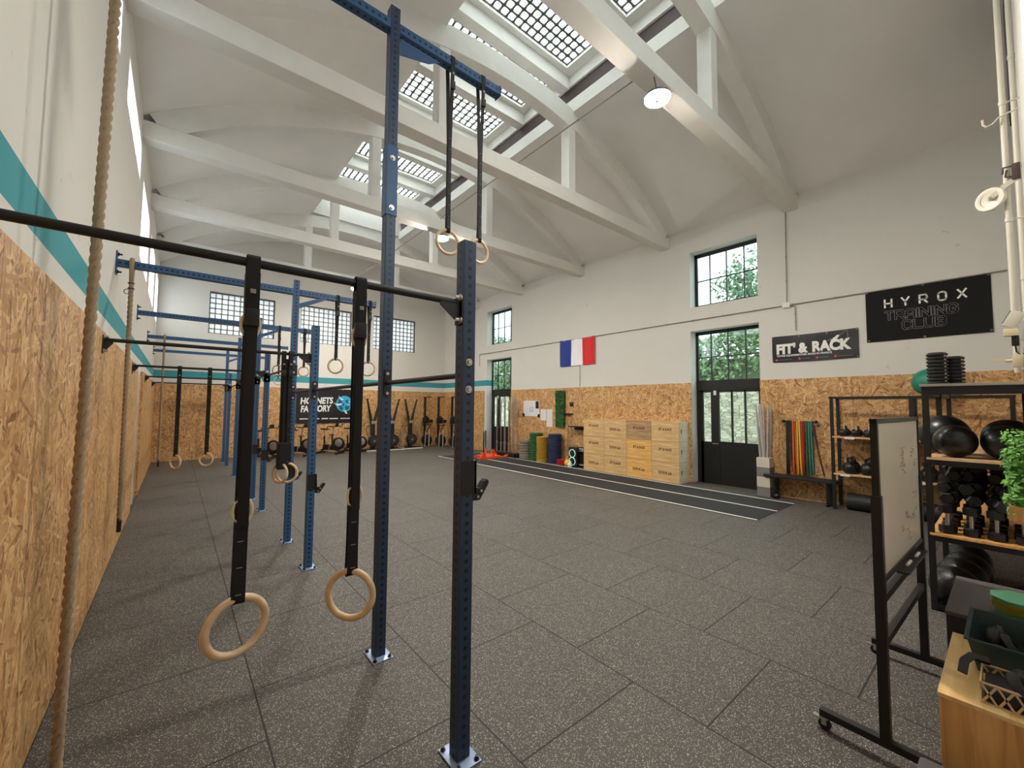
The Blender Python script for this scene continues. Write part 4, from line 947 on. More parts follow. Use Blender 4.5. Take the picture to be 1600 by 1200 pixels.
def fan_trainer(x, y, rz, label):
    t = thing('fan_trainer', label, 'cardio machine', (x, y, 0), rz, 'fan trainers with raised arms at the back wall')
    bp = obj('base_board', G().bbox(-0.39, -0.42, 0, 0.39, 0.42, 0.035, 0.006), 'black', t)
    obj('base_edge', G().box(-0.39, -0.432, 0, 0.39, -0.42, 0.04).box(-0.398, -0.42, 0, -0.39, 0.42, 0.04), 'line', bp, smooth=False)
    obj('column', G().bbox(-0.085, 0.0, 0.03, 0.085, 0.12, 1.15, 0.02).prism([(-0.24, 0.03), (0.24, 0.03), (0.09, 0.5), (-0.09, 0.5)], -0.12, 0.0), 'black', t)
    fan = obj('fan_housing', G().lathe([(0, -0.10), (0.16, -0.10), (0.24, -0.06), (0.25, 0), (0.24, 0.06), (0.1, 0.08), (0, 0.08)], 28, tr(0, -0.10, 0.38) @ rotx(pi/2)), 'gloss_blk', t)
    obj('fan_hub', G().lathe([(0, 0.115), (0.035, 0.11), (0.04, 0.10)], 16, tr(0, -0.10, 0.38) @ rotx(pi/2)), 'steel', fan)
    g = G()
    for i in range(12): a_ = 2*pi*i/12; g.tube([(0.05*cos(a_), 0.115, 0.05*sin(a_)), (0.19*cos(a_), 0.105, 0.19*sin(a_))], 0.003, 5)
    obj('fan_guard', g, 'steel', fan, M=tr(0, -0.10, 0.38) @ rotx(pi) )
    for s in (-1, 1):
        arm = obj('arm', G().tube([(s*0.04, 0.06, 1.05), (s*0.13, 0.05, 1.5), (s*0.27, 0.02, 2.08)], [0.062, 0.055, 0.032], 8), 'black', t)
        obj('arm_pulley', G().bbox(s*0.27-0.03, -0.05, 2.06, s*0.27+0.03, 0.06, 2.12, 0.01), 'black', arm)
        obj('handrail', G().tube([(s*0.10, -0.05, 1.02), (s*0.30, -0.12, 0.98), (s*0.36, -0.15, 0.90), (s*0.14, -0.36, 0.04)] if s < 0 else [(s*0.10, -0.05, 1.02), (s*0.26, -0.10, 0.98), (s*0.34, -0.14, 0.86), (s*0.37, -0.36, 0.04)], 0.013, 8), 'steel' if s > 0 else 'black', t)
    obj('monitor', G().bbox(-0.09, -0.06, 1.08, 0.09, -0.02, 1.2, 0.01), 'steel', t)
fan_trainer(6.37, 16.80, 0.0, 'black fan trainer with raised arms, left of the tall front post')
fan_trainer(7.17, 16.72, 0.0, 'black fan trainer with raised arms, partly behind the tall post')
fan_trainer(8.03, 16.78, 0.0, 'black fan trainer with raised arms, nearest the stored rowers')
def rower(x, y, label):
    t = thing('rowing_machine', label, 'rowing machine', (x, y, 0), 0.0, 'rowing machines stored upright in the back corner')
    r = obj('rail', G().bbox(-0.04, 0.16, 0.45, 0.04, 0.24, 2.24, 0.006).box(-0.05, 0.20, 2.22, 0.33, 0.24, 2.26), 'black', t)
    obj('seat', G().bbox(-0.14, 0.02, 1.05, 0.14, 0.16, 1.32, 0.03).lathe([(0, 0), (0.09, 0.01), (0.1, 0.08), (0, 0.1)], 14, tr(-0.06, 0.05, 1.30) @ rotx(pi/2)), 'black_soft', r)
    obj('flywheel', G().lathe([(0, -0.09), (0.20, -0.08), (0.25, -0.03), (0.25, 0.03), (0.20, 0.08), (0, 0.09)], 24, tr(0.02, 0.02, 0.30) @ rotz(-0.75) @ rotx(pi/2)), 'gloss_blk', t)
    obj('front_legs', G().tube([(-0.08, -0.05, 0.72), (-0.16, -0.16, 0.02)], 0.014, 8).tube([(0.10, -0.05, 0.78), (0.0, -0.22, 0.02)], 0.016, 8).tube([(0.1, -0.1, 0.5), (0.22, -0.12, 0.02)], 0.012, 8), 'steel', t)
    obj('handle', G().cyl((-0.26, -0.02, 0.98), (0.24, -0.02, 0.98), 0.014), 'black', t)
    obj('monitor_arm', G().tube([(0.0, 0.12, 0.6), (0.12, -0.02, 0.9), (0.18, -0.05, 1.12)], 0.018, 8).bbox(0.10, -0.08, 1.08, 0.26, -0.04, 1.22, 0.01), 'black', t)
rower(8.85, 16.85, 'black rowing machine stored upright, leftmost of the three in the corner')
rower(9.22, 16.25, 'black rowing machine stored upright, in the middle of the corner row')
rower(9.50, 15.55, 'black rowing machine stored upright, half hidden behind the nearest post')

# ---------------------------------------------------------------- sled
t = thing('push_sled', 'orange push sled with two black upright poles on the far track', 'sled', (8.75, 11.95, 0.011))
obj('skid', G().prism([(-0.62, 0.0), (-0.5, 0.0), (0.5, 0.0), (0.62, 0.10), (0.56, 0.10), (0.46, 0.05), (-0.46, 0.05), (-0.55, 0.10), (-0.62, 0.08)], -0.05, 0.05, facing((0, -0.33, 0), (1, 0, 0), (0, 0, 1))), 'orange', t, smooth=False)
obj('skid', G().prism([(-0.62, 0.0), (-0.5, 0.0), (0.5, 0.0), (0.62, 0.10), (0.56, 0.10), (0.46, 0.05), (-0.46, 0.05), (-0.55, 0.10), (-0.62, 0.08)], -0.05, 0.05, facing((0, 0.33, 0), (1, 0, 0), (0, 0, 1))), 'orange', t, smooth=False)
obj('deck', G().bbox(-0.30, -0.33, 0.05, 0.30, 0.33, 0.09, 0.01).bbox(-0.05, -0.30, 0.09, 0.05, 0.30, 0.14, 0.01).prism([(-0.1, 0.05), (0.1, 0.05), (0.04, 0.24), (-0.04, 0.24)], -0.03, 0.03, facing((-0.45, -0.33, 0), (1, 0, 0), (0, 0, 1))).prism([(-0.1, 0.05), (0.1, 0.05), (0.04, 0.24), (-0.04, 0.24)], -0.03, 0.03, facing((0.45, 0.33, 0), (1, 0, 0), (0, 0, 1))), 'orange', t, smooth=False)
for x_, y_ in ((-0.45, -0.33), (0.1, 0.33)): obj('push_pole', G().cyl((x_, y_, 0.06), (x_, y_, 0.95), 0.024), 'black', t)
obj('pole_sleeve', G().cyl((0.1, 0.33, 0.05), (0.1, 0.33, 0.3), 0.035), 'orange', t)

# ---------------------------------------------------------------- barbells
t = thing('barbell_holder', 'low black floor holder carrying the upright barbells beside the far door', 'barbell rack', (9.58, 11.95, 0))
obj('holder_block', G().bbox(-0.17, -0.62, 0.0, 0.17, 0.62, 0.15, 0.01), 'black', t, smooth=False)
g = G()
bars_ = [(c_, r_) for c_ in range(5) for r_ in range(2)][:9]
for c_, r_ in bars_: g.ring(0.034, 0.008, 18, 6, tr(-0.08+0.16*r_, -0.50+0.25*c_, 0.152))
obj('holder_collars', g, 'black', t)
bar0 = None
lab = ['upright steel barbell at the far end of the holder, front row', 'upright steel barbell at the far end of the holder, back row']
for i, (c_, r_) in enumerate(bars_):
    x_, y_ = 9.58-0.08+0.16*r_, 11.95-0.50+0.25*c_
    if bar0 is None:
        bar0 = thing('barbell', 'x', 'barbell', (x_, y_, 0.14), 0, 'barbells standing in the floor holder')
        g = G().cyl((0, 0, 0.36), (0, 0, 1.72), 0.0140, n=12); obj('shaft', g, 'steel', bar0)
        for z0 in (0, 1): 
            M_ = tr(0, 0, 0) if z0 == 0 else tr(0, 0, 2.06) @ rotx(pi)
            obj('sleeve', G().lathe([(0.0, 0.0), (0.024, 0.002), (0.025, 0.01), (0.025, 0.33), (0.037, 0.332), (0.037, 0.36), (0.02, 0.375), (0.02, 0.40)], 16), 'steel', bar0, M=M_)
        o = bar0
    else: o = copy_tree(bar0)
    o.location = (x_, y_, 0.14+(0.0 if i % 2 else 0.02)); o.scale = (1, 1, 1.0 if (c_+r_) % 2 == 0 else 0.93)
    row = 'front' if r_ == 0 else 'back'
    o['label'] = 'upright steel barbell, number %s from the near end, %s row of the floor holder' % (('one', 'two', 'three', 'four', 'five')[c_], row)
# ---------------------------------------------------------------- bumper plates (every plate its own thing)
def plate_mesh(R_, th):
    return G().lathe([(0.026, 0.0), (0.026, th), (0.045, th), (0.05, th-0.004), (R_*0.45, th-0.004), (R_*0.5, th*0.80), (R_*0.80, th*0.80), (R_*0.86, th), (R_-0.020, th), (R_, th-0.014), (R_, 0.014), (R_-0.020, 0), (R_*0.86, 0), (R_*0.80, th*0.2), (R_*0.5, th*0.2), (R_*0.45, 0.004), (0.05, 0.004), (0.026, 0.0)], 40)
def plate_stack(x, y, z0, n, R_, th, mat, colour, where, hub='steel'):
    ref = None; ordn = ['bottom', 'second', 'third', 'fourth', 'fifth', 'sixth', 'seventh', 'eighth', 'ninth', 'tenth', 'eleventh', 'twelfth', 'thirteenth', 'fourteenth', 'fifteenth', 'sixteenth']
    rd = random.Random(int(x*y*10))
    for i in range(n):
        lb = '%s bumper plate, %s, %s' % (colour, ('topmost of its stack' if i == n-1 else (ordn[i]+' from the floor' if i else 'lowest of its stack')), where)
        if ref is None:
            ref = thing('bumper_plate', lb, 'weight plate', (x, y, z0), 0, '%s plates in a stack' % colour)
            obj('rubber_disc', plate_mesh(R_, th), mat, ref)
            obj('hub', G().ring(0.030, 0.006, 20, 6, tr(0, 0, th)), hub, ref); o = ref
        else: o = copy_tree(ref); o['label'] = lb
        o.location = (x+rd.uniform(-.006, .006), y+rd.uniform(-.006, .006), z0+i*(th+0.0005))
plate_stack(9.70, 11.02, 0.0, 7, 0.225, 0.092, 'gray_r', 'grey', 'beside the barbell holder')
plate_stack(9.72, 10.50, 0.0, 12, 0.225, 0.078, 'green_r', 'green', 'between the grey and ochre stacks')
plate_stack(9.58, 10.03, 0.0, 15, 0.205, 0.056, 'yellow_r', 'ochre yellow', 'between the green and navy stacks')
plate_stack(9.72, 9.58, 0.0, 15, 0.225, 0.063, 'navy_r', 'navy blue', 'stack nearest the speaker')
plate_stack(9.64, 9.16, 0.0, 3, 0.19, 0.058, 'red', 'dark red', 'low stack before the navy one')

# ---------------------------------------------------------------- kettlebells
def kettle_parts(t, r, mat, handle='iron'):
    obj('bell', G().lathe([(0.0, 0.0), (r*0.62, 0.0), (r*0.86, r*0.28), (r, r*0.85), (r*0.93, r*1.3), (r*0.62, r*1.75), (r*0.30, r*1.9), (0, r*1.93)], 28), mat, t)
    obj('handle', G().tube([(-r*0.55, 0, r*1.55), (-r*0.86, 0, r*1.98), (-r*0.76, 0, r*2.36), (-r*0.3, 0, r*2.52), (r*0.3, 0, r*2.52), (r*0.76, 0, r*2.36), (r*0.86, 0, r*1.98), (r*0.55, 0, r*1.55)], r*0.165, 10), handle, t)
def kettlebell(x, y, z, r, mat, label, grp=None, rz=0.0, handle='iron'):
    t = thing('kettlebell', label, 'kettlebell', (x, y, z), rz, grp); kettle_parts(t, r, mat, handle); return t
kettlebell(9.56, 8.86, 0, 0.110, 'yellow', 'yellow kettlebell on the floor by the speaker', None, 1.2, 'yellow')
kettlebell(9.42, 8.64, 0, 0.075, 'white', 'small white kettlebell in front of the speaker', None, 1.2, 'white')
# speaker
t = thing('party_speaker', 'tall black speaker with two glowing ring lights beside the plywood boxes', 'speaker', (9.66, 8.62, 0))
obj('cabinet', G().bbox(-0.15, -0.17, 0, 0.15, 0.17, 0.60, 0.03), 'black', t)
for z in (0.18, 0.42):
    w = obj('woofer', G().lathe([(0, 0.0), (0.05, 0.01), (0.10, -0.015), (0.12, 0.01), (0.125, 0.0)], 28, tr(-0.152, 0.0, z) @ roty(-pi/2)), 'black_soft', t)
    obj('ring_light', G().ring(0.118, 0.009, 32, 6, tr(-0.160, 0.0, z) @ roty(pi/2)), 'neon', w)
obj('handle', G().tube([(0, -0.08, 0.595), (0, -0.08, 0.64), (0, 0.08, 0.64), (0, 0.08, 0.595)], 0.012, 8), 'green_r', t)
# hooks and hanging bits
t = thing('wall_bracket', 'small black steel shelf bracket on the cladding beside the plywood boxes', 'bracket', (RX-0.02, 8.6, 1.22))
obj('bracket_plate', G().box(-0.30, -0.42, -0.01, 0, 0.35, 0.02).box(-0.02, -0.42, -0.1, 0, 0.35, 0.02), 'black', t, smooth=False)
obj('bracket_pegs', G().cyl((-0.05, -0.1, 0.01), (-0.05, -0.1, 0.06), 0.02).cyl((-0.05, 0.2, 0.01), (-0.05, 0.2, 0.05), 0.02), 'steel', t)
t = thing('battle_rope', 'thin brown rope hanging in two strands from a black wall hook', 'rope', (RX-0.05, 9.03, 1.62))
obj('hook', G().bbox(-0.06, -0.02, -0.02, 0.03, 0.34, 0.02, 0.005), 'black', t)
obj('strands', G().tube([(-0.03, 0, 0), (-0.04, 0.0, -0.7), (-0.05, 0.02, -1.25)], 0.014, 8).tube([(-0.03, 0.16, 0), (-0.04, 0.15, -0.7), (-0.05, 0.12, -1.3)], 0.014, 8), 'rope', t)
t = thing('skipping_rope', 'coiled black skipping rope hanging on the cladding behind the box tower', 'rope', (RX-0.04, 8.42, 0.95))
obj('coil', G().ring(0.10, 0.018, 24, 8, rotz(0) @ roty(pi/2) @ Matrix.Diagonal((2.0, 0.9, 1, 1))).ring(0.08, 0.018, 24, 8, tr(-0.03, 0, -0.03) @ roty(pi/2) @ Matrix.Diagonal((2.0, 0.9, 1, 1))), 'black', t)
t = thing('dumbbell_rack', 'low black rack with chrome dumbbells half hidden between speaker and boxes', 'rack', (9.80, 8.34, 0))
obj('rack_frame', G().box(-0.15, -0.10, 0.0, 0.15, 0.14, 0.03).box(-0.15, -0.1, 0.0, -0.12, 0.14, 0.62).box(-0.15, -0.1, 0.42, 0.15, 0.14, 0.45), 'black', t, smooth=False)
g = G()
for z in (0.50, 0.56, 0.08): g.cyl((-0.16, -0.06, z), (-0.16, 0.12, z), 0.03)
obj('chrome_dumbbells', g, 'chrome', t)

# ---------------------------------------------------------------- plyometric boxes 4 x 3
BX0 = 9.50; BYs = 5.147; BL = 0.754; BH = 0.503
colr = ('nearest', 'second', 'third', 'farthest'); rown = ('bottom', 'middle', 'top')
pm = [['ply', 'ply', 'ply'], ['ply_yellow', 'ply_yellow', 'ply_dark'], ['ply', 'ply', 'ply'], ['ply', 'ply', 'ply']]
txt_cache = {}
for c in range(4):
    for r in range(3):
        t = thing('plyo_box', 'plywood jump box, %s row, %s column from the glazed door' % (rown[r], colr[c]), 'plyometric box', (BX0, BYs+c*BL, r*BH), 0, 'plywood jump boxes stacked against the right wall')
        w = BL-0.006; x1 = RX-0.02-BX0-0.004
        obj('front_board', G().bbox(0, 0.0, 0.002, 0.018, w, BH-0.004, 0.002), pm[c][r], t, smooth=False)
        obj('shell', G().box(0.018, 0.018, 0.002, x1, w-0.018, 0.02).box(0.018, 0.018, BH-0.022, x1, w-0.018, BH-0.004).box(x1-0.018, 0.018, 0.02, x1, w-0.018, BH-0.022), 'ply', t, smooth=False)
        for yy, nm in ((0, 'side_board'), (w-0.018, 'side_board')):
            sd = obj(nm, G().box(0.018, yy, 0.002, x1, yy+0.018, BH-0.004), 'ply_pale', t, smooth=False)
            if yy == 0:
                obj('hand_slot', G().bbox(0.10, -0.002, 0.20, 0.135, 0.001, 0.32, 0.001), 'black', sd, smooth=False)
                text('side_lettering', "FIT' & RACK", 0.05, 'txt_brown', sd, facing((0.27, -0.002, 0.42), (0, 0, -1), (1, 0, 0)))
        ink = 'txt_brown'; flip = (r == 0) != (c == 2)
        Ml = facing((-0.0015, w/2+0.17, 0.27), (0, -1, 0), (0, 0, 1)) if not flip else facing((-0.0015, w/2-0.17, 0.26), (0, 1, 0), (0, 0, -1))
        text('front_lettering', "FIT' & RACK", 0.095, ink, t, Ml, bold=0.003, fit=0.36)
# ---------------------------------------------------------------- PVC pipes in stacked block stand
t = thing('pipe_stand', 'square stand of beige and grey foam blocks beside the glazed door', 'stand', (9.76, 3.36, 0))
zz = 0
for i, (hh, mt) in enumerate(((0.20, 'concrete_grey'), (0.21, 'beige_block'), (0.20, 'concrete_grey'), (0.20, 'beige_block'))):
    obj('block', G().bbox(-0.125, -0.125, zz, 0.125, 0.125, zz+hh, 0.006), mt, t, smooth=False); zz += hh
for i in range(9):
    fx, fy = (i % 3-1)*0.07, (i//3-1)*0.07
    tx = fx*1.2+(-0.02); ty = fy*1.7+0.03*(i % 2)
    o = obj('pvc_pipe', G().cyl((fx, fy, 0.0), (tx, ty, 1.14-0.02*(i % 3)), 0.0165, n=10), 'pvc', loc=(9.76, 3.36, 0.812))
    tag(o, ('leftmost leaning grey plastic pipe in the block stand' if i == 8 else 'grey plastic pipe standing in the block stand beside the glazed door'), 'pipe', 'grey plastic pipes in the block stand')
# ---------------------------------------------------------------- bench under the bands
t = thing('bench', 'low black bench against the cladding under the coloured bands', 'bench', (9.74, 2.72, 0))
obj('bench_top', G().bbox(-0.16, -0.62, 0.44, 0.16, 0.62, 0.49, 0.01), 'black_soft', t)
for y in (-0.48, 0.42): obj('bench_leg', G().box(-0.13, y, 0.0, -0.09, y+0.04, 0.44).box(0.09, y, 0.0, 0.13, y+0.04, 0.44).box(-0.13, y, 0.0, 0.13, y+0.04, 0.03), 'black', t, smooth=False)
kettlebell(9.66, 3.12, 0, 0.06, 'iron', 'small black kettlebell under the left end of the bench')
# resistance bands
t = thing('band_rail', 'black horizontal wall rail with round ends carrying the coloured bands', 'rail', (RX-0.02, 2.74, 1.59))
obj('rail_bar', G().cyl((-0.10, -0.27, 0), (-0.10, 0.29, 0), 0.014), 'black', t)
for y in (-0.27, 0.29): obj('rail_end', G().sphere(0.034, 16, 10, tr(-0.10, y, 0)).cyl((-0.10, y, 0), (0, y, 0), 0.013), 'black', t)
cols = [('black', (24, 24, 26), 0.055), ('black', (30, 30, 32), 0.03), ('orange', (214, 96, 44), 0.03), ('orange', (206, 84, 36), 0.022), ('yellow', (226, 184, 50), 0.024), ('yellow', (232, 192, 60), 0.024), ('red', (176, 44, 34), 0.034), ('dark red', (140, 30, 34), 0.022), ('green', (38, 92, 62), 0.03), ('teal green', (40, 116, 104), 0.03), ('teal green', (52, 128, 112), 0.022), ('dark purple', (64, 40, 54), 0.016)]
y = 0.245; rd = random.Random(2)
pos = ['leftmost of all', 'second from the left', 'left one of the two orange', 'right one of the two orange', 'left one of the two yellow', 'right one of the two yellow', 'bright one right of the yellow pair', 'narrow one right of the bright red', 'left of the teal pair', 'left one of the teal pair', 'right one of the teal pair', 'rightmost, thinnest and swinging outward']
for i, (nm, c_, w_) in enumerate(cols):
    key = 'band_%s_%d' % (nm.replace(' ', '_'), i); MT[key] = plain('latex_'+nm.replace(' ', '_'), srgb(*c_), 0.5)
    L = rd.uniform(1.02, 1.08); yy = y-w_/2; sw = -0.16 if i == 11 else rd.uniform(-0.02, 0.02); y -= w_+0.012
    g = G().tube([(-0.10, yy, 0.018), (-0.118, yy, 0.0), (-0.122, yy+sw*0.2, -0.3), (-0.118, yy+sw*0.7, -0.8), (-0.105, yy+sw, -L), (-0.09, yy+sw, -L-0.018), (-0.075, yy+sw, -L), (-0.075, yy+sw*0.5+0.01, -0.6), (-0.082, yy, 0.0)], 0.1, closed=True, flat=(w_, 0.004, (0, 1, 0)))
    o = obj('resistance_band', g, key, loc=(RX-0.02, 2.74, 1.59)); tag(o, '%s rubber resistance band on the wall rail, %s' % (nm, pos[i]), 'resistance band', 'resistance bands on the wall rail')

# ---------------------------------------------------------------- shelf with kettlebells on the right wall
t = thing('storage_shelf', 'long black steel shelf unit against the right wall holding kettlebells', 'shelf', (9.76, 1.05, 0))
for x_ in (-0.24, 0.20):
    for y_ in (1.06, -0.02, -1.10): obj('post', G().box(x_, y_, 0, x_+0.04, y_+0.05, 2.07), 'black', t, smooth=False)
obj('top_rail', G().box(-0.245, -1.11, 2.05, -0.20, 1.12, 2.085).box(0.2, -1.11, 2.05, 0.24, 1.12, 2.085).box(-0.24, 1.07, 2.05, 0.24, 1.11, 2.085), 'black', t, smooth=False)
for z in (0.67, 1.35):
    s_ = obj('shelf_board', G().box(-0.25, -1.10, z-0.03, 0.23, 1.08, z), 'shelfwood', t, smooth=False)
    g = G()
    for y_ in ((0.98, 0.40, 0.0) if z < 1 else (0.9, 0.55, 0.15)): g.box(-0.254, y_-0.14, z-0.045, -0.25, y_, z-0.008)
    obj('shelf_labels', g, 'paper', s_, smooth=False)
rd = random.Random(12)
i = 0
names = ['first', 'second', 'third', 'fourth', 'fifth', 'sixth', 'seventh', 'eighth', 'ninth', 'tenth', 'eleventh', 'twelfth']
MT['handle_pale'] = plain('worn_pale_handle', srgb(196, 170, 140), 0.4)
for k in range(9):
    for r_ in range(1 if k > 4 else 2):
        kettlebell(9.60+0.18*r_, 1.98-k*0.175, 1.35, 0.074, 'iron', 'small black kettlebell with worn handle, %s from the left on the upper shelf, %s row' % (names[k], 'front' if r_ == 0 else 'rear'), 'small kettlebells on the upper shelf', 0.4, 'handle_pale' if r_ == 0 else 'iron')
for k in range(7):
    for r_ in range(1 if k > 4 else 2):
        kettlebell(9.63+0.24*r_, 1.91-k*0.255, 0.67, 0.112, 'iron', 'large black kettlebell, %s from the left on the middle shelf, %s row' % (names[k], 'front' if r_ == 0 else 'rear'), 'large kettlebells on the middle shelf', 0.5)
o = obj('rolled_mat', G().tube([(9.745, 1.98, 0.15), (9.745, 0.25, 0.15)], 0.15, 24), 'black_soft'); tag(o, 'thick black rolled mat lying on the floor under the kettlebell shelf', 'mat')

# ---------------------------------------------------------------- ball shelf along the near wall (end facing the camera)
SX = 5.52
t = thing('storage_shelf', 'dark steel shelf unit whose end faces us, with black balls and dumbbells', 'shelf', (SX, 0.20, 0))
for x_ in (0.0, 1.16, 2.36):
    for y_ in (0.29, -0.34): obj('post', G().box(x_, y_, 0, x_+0.045, y_+0.045, 2.075), 'black', t, smooth=False)
obj('top_board', G().bbox(-0.03, -0.35, 2.075, 2.42, 0.345, 2.10, 0.003), 'steel', t, smooth=False)
obj('top_rail', G().box(-0.002, -0.34, 2.0, 0.04, 0.335, 2.075).box(0, 0.30, 2.0, 2.4, 0.335, 2.075), 'black', t, smooth=False)
for z in (0.71, 1.41):
    obj('shelf_board', G().box(-0.012, -0.34, z-0.02, 2.40, 0.32, z), 'shelfwood' if z > 1 else 'pine', t, smooth=False)
    obj('shelf_rail', G().box(-0.004, -0.34, z-0.07, 0.03, 0.33, z-0.02).box(0.0, 0.30, z-0.07, 2.4, 0.33, z-0.02), 'black', t, smooth=False)
obj('bottom_rail', G().box(-0.004, -0.34, 0.02, 0.04, 0.33, 0.06).box(0, 0.30, 0.02, 2.4, 0.33, 0.06), 'black', t, smooth=False)
def ball(x, y, z, r, mat, label, grp, name='medicine_ball', cat='ball'):
    t_ = thing(name, label, cat, (x, y, z+r), 0, grp)
    obj('ball_shell', G().sphere(r, 36, 22, rotx(0.5)), mat, t_)
    if mat != 'teal': obj('ball_seam', G().ring(r*0.998, 0.0025, 48, 5, rotx(0.9)).ring(r*0.998, 0.0025, 48, 5, rotx(0.9+pi/2)), 'black_soft', t_)
    return t_
gmb = 'large black balls on the ball shelf'
ball(5.74, 0.345, 1.41, 0.152, 'gloss_blk', 'matt black ball nearest us on the ball shelf, just behind the left post', gmb)
ball(5.77, 0.035, 1.41, 0.155, 'gloss_blk', 'shiny black ball half hidden behind the green plant', gmb)
ball(6.12, 0.44, 1.41, 0.195, 'gloss_blk', 'larger grey-black ball behind the first one, bulging past the left post', gmb)
ball(6.16, 0.02, 1.41, 0.18, 'gloss_blk', 'black ball behind the shiny one, only its top showing', gmb)
gfb = 'black slam balls on the floor under the shelf'
for k, (x_, y_, r_) in enumerate(((5.77, 0.39, 0.185), (6.14, 0.37, 0.185), (6.50, 0.35, 0.18), (6.92, 0.36, 0.185), (5.80, 0.0, 0.155))):
    ball(x_, y_, 0.0, r_, 'iron', 'heavy black slam ball on the floor under the shelf, %s' % ['nearest of its row', 'second of its row', 'third of its row', 'farthest of its row', 'alone on the wall side'][k], gfb, 'slam_ball')
o = obj('wooden_disc', G().lathe([(0, 0), (0.12, 0), (0.125, 0.01), (0.125, 0.03), (0, 0.03)], 30, tr(7.3, 0.38, 0.50) @ roty(pi/2)).box(7.28, 0.30, 0.0, 7.36, 0.46, 0.40), 'pine'); tag(o, 'round pale wooden disc standing behind the slam balls', 'disc')
o = obj('gym_ball', G().sphere(0.225, 36, 22), 'teal', loc=(9.66, 0.83, 2.31)); tag(o, 'teal gym ball resting on top of the kettlebell shelf', 'ball')
# stacked rings on top of shelf
def ring_stack(x, y, z, n, label, tall=0.034, r=0.075):
    ref = None
    for i in range(n):
        if ref is None: ref = thing('ribbed_disc', 'x', 'disc', (x, y, z), 0, label); obj('disc_body', G().lathe([(0.035, 0), (r-0.01, 0), (r, 0.006), (r, tall*0.6), (r-0.012, tall*0.75), (r-0.012, tall-0.002), (0.035, tall-0.002), (0.035, 0)], 28), 'black_soft', ref); obj('disc_bolts', G().cyl((r-0.006, 0, tall*0.85), (r+0.003, 0, tall*0.85), 0.004, n=6).cyl((-r+0.02, -r+0.02, tall*0.85), (-r+0.016, -r+0.016, tall*0.85), 0.006, n=6), 'handle_pale', ref); o = ref
        else: o = copy_tree(ref)
        o.location = (x, y, z+i*tall); o['label'] = 'ribbed black disc, %s, %s on the shelf top' % ('topmost' if i == n-1 else names[i]+' from below', label)
ring_stack(5.64, 0.43, 2.10, 9, 'taller left stack')
ring_stack(5.78, 0.33, 2.10, 8, 'lower right stack')
# dumbbells on the lower board of the ball shelf
def dumbbell_parts(t_, L, r, hx=True):
    n = 6
    obj('handle', G().cyl((0, 0, -L/2+0.02), (0, 0, L/2-0.02), 0.015, n=12), 'chrome', t_)
    for s in (-1, 1):
        z0 = s*L/2; z1 = s*(L/2-L*0.28)
        a_, b_ = sorted((z0, z1)); obj('head', G().lathe([(0, a_), (r*0.86, a_), (r, a_+0.008), (r, b_-0.008), (r*0.8, b_), (0, b_)], n if hx else 20), 'iron', t_)
dbref = {}
def dumbbell(x, y, z, L, r, tilt, label, stand):
    k = (L, r)
    if k not in dbref: o = thing('dumbbell', label, 'dumbbell', (0, 0, 0), 0, 'black hexagonal dumbbells on the lower shelf'); dumbbell_parts(o, L, r); dbref[k] = o
    else: o = copy_tree(dbref[k]); o['label'] = label
    if stand: o.location = (x, y, z+L/2); o.rotation_euler = (0, 0, tilt)
    else: o.location = (x, y, z+r*0.87); o.rotation_euler = (pi/2, pi/6*0, tilt)
rd = random.Random(5)
DB = []
colw = ['nearest us', 'second', 'third', 'fourth', 'fifth']; roww = ['at the room side', 'left of centre', 'right of centre', 'at the wall side']
for i in range(5):
    for j in range(4):
        x_ = 5.63+i*0.19; y_ = 0.41-j*0.150
        L = 0.26 if i < 3 else 0.30; r_ = 0.055 if (i+j) % 2 else 0.062
        zb = 0.71
        dumbbell(x_, y_, zb, L, r_, rd.uniform(0, 1), 'black dumbbell standing on end on the lower shelf, row %s, %s' % (colw[i], roww[j]), True)
        nl = (1 if j >= 2 else 0, 2, 3, 3, 3)[i]
        for q in range(nl):
            dumbbell(x_+rd.uniform(-.03, .03), y_-0.02+rd.uniform(-.02, .02), zb+L+0.002+0.098*q, 0.26, 0.055, rd.uniform(1.2, 1.9), 'black dumbbell lying in the heap, %s layer, row %s, %s' % (('first', 'second', 'third')[q], colw[i], roww[j]), False)
o = obj('pink_clip', G().bbox(-0.03, -0.012, -0.015, 0.03, 0.012, 0.015, 0.005), 'pinkmark', loc=(6.7, 0.555, 0.74)); tag(o, 'small pink clip on the shelf edge beside the whiteboard', 'clip')

# ---------------------------------------------------------------- rolling whiteboard
WY = 0.465
t = thing('rolling_whiteboard', 'tall black-framed whiteboard on a wheeled stand, faint writing on it', 'whiteboard', (3.58, WY, 0), -0.028)
def wbx(x): return x-3.58
for x in (2.985, 4.195):
    obj('stand_post', G().box(wbx(x)-0.024, -0.022, 0.10, wbx(x)+0.020, 0.022, 1.385), 'black', t, smooth=False)
    ft = obj('stand_foot', G().box(wbx(x)-0.022, -0.34, 0.075, wbx(x)+0.022, 0.29, 0.112), 'black', t, smooth=False)
    for y_ in (-0.31, 0.27):
        c = obj('caster', G().cyl((wbx(x)-0.012, y_, 0.030), (wbx(x)+0.012, y_, 0.030), 0.030, n=18), 'black_soft', ft)
        obj('caster_fork', G().box(wbx(x)-0.018, y_-0.012, 0.03, wbx(x)-0.014, y_+0.012, 0.075).box(wbx(x)+0.014, y_-0.012, 0.03, wbx(x)+0.018, y_+0.012, 0.075).box(wbx(x)-0.02, y_-0.02, 0.066, wbx(x)+0.02, y_+0.02, 0.076).box(wbx(x)-0.014, y_+0.01, 0.055, wbx(x)+0.014, y_+0.055, 0.062), 'chrome', c, smooth=False)
for z in (0.83, 0.60): obj('crossbar', G().box(wbx(3.0), -0.015, z-0.02, wbx(4.18), 0.015, z+0.02), 'black', t, smooth=False)
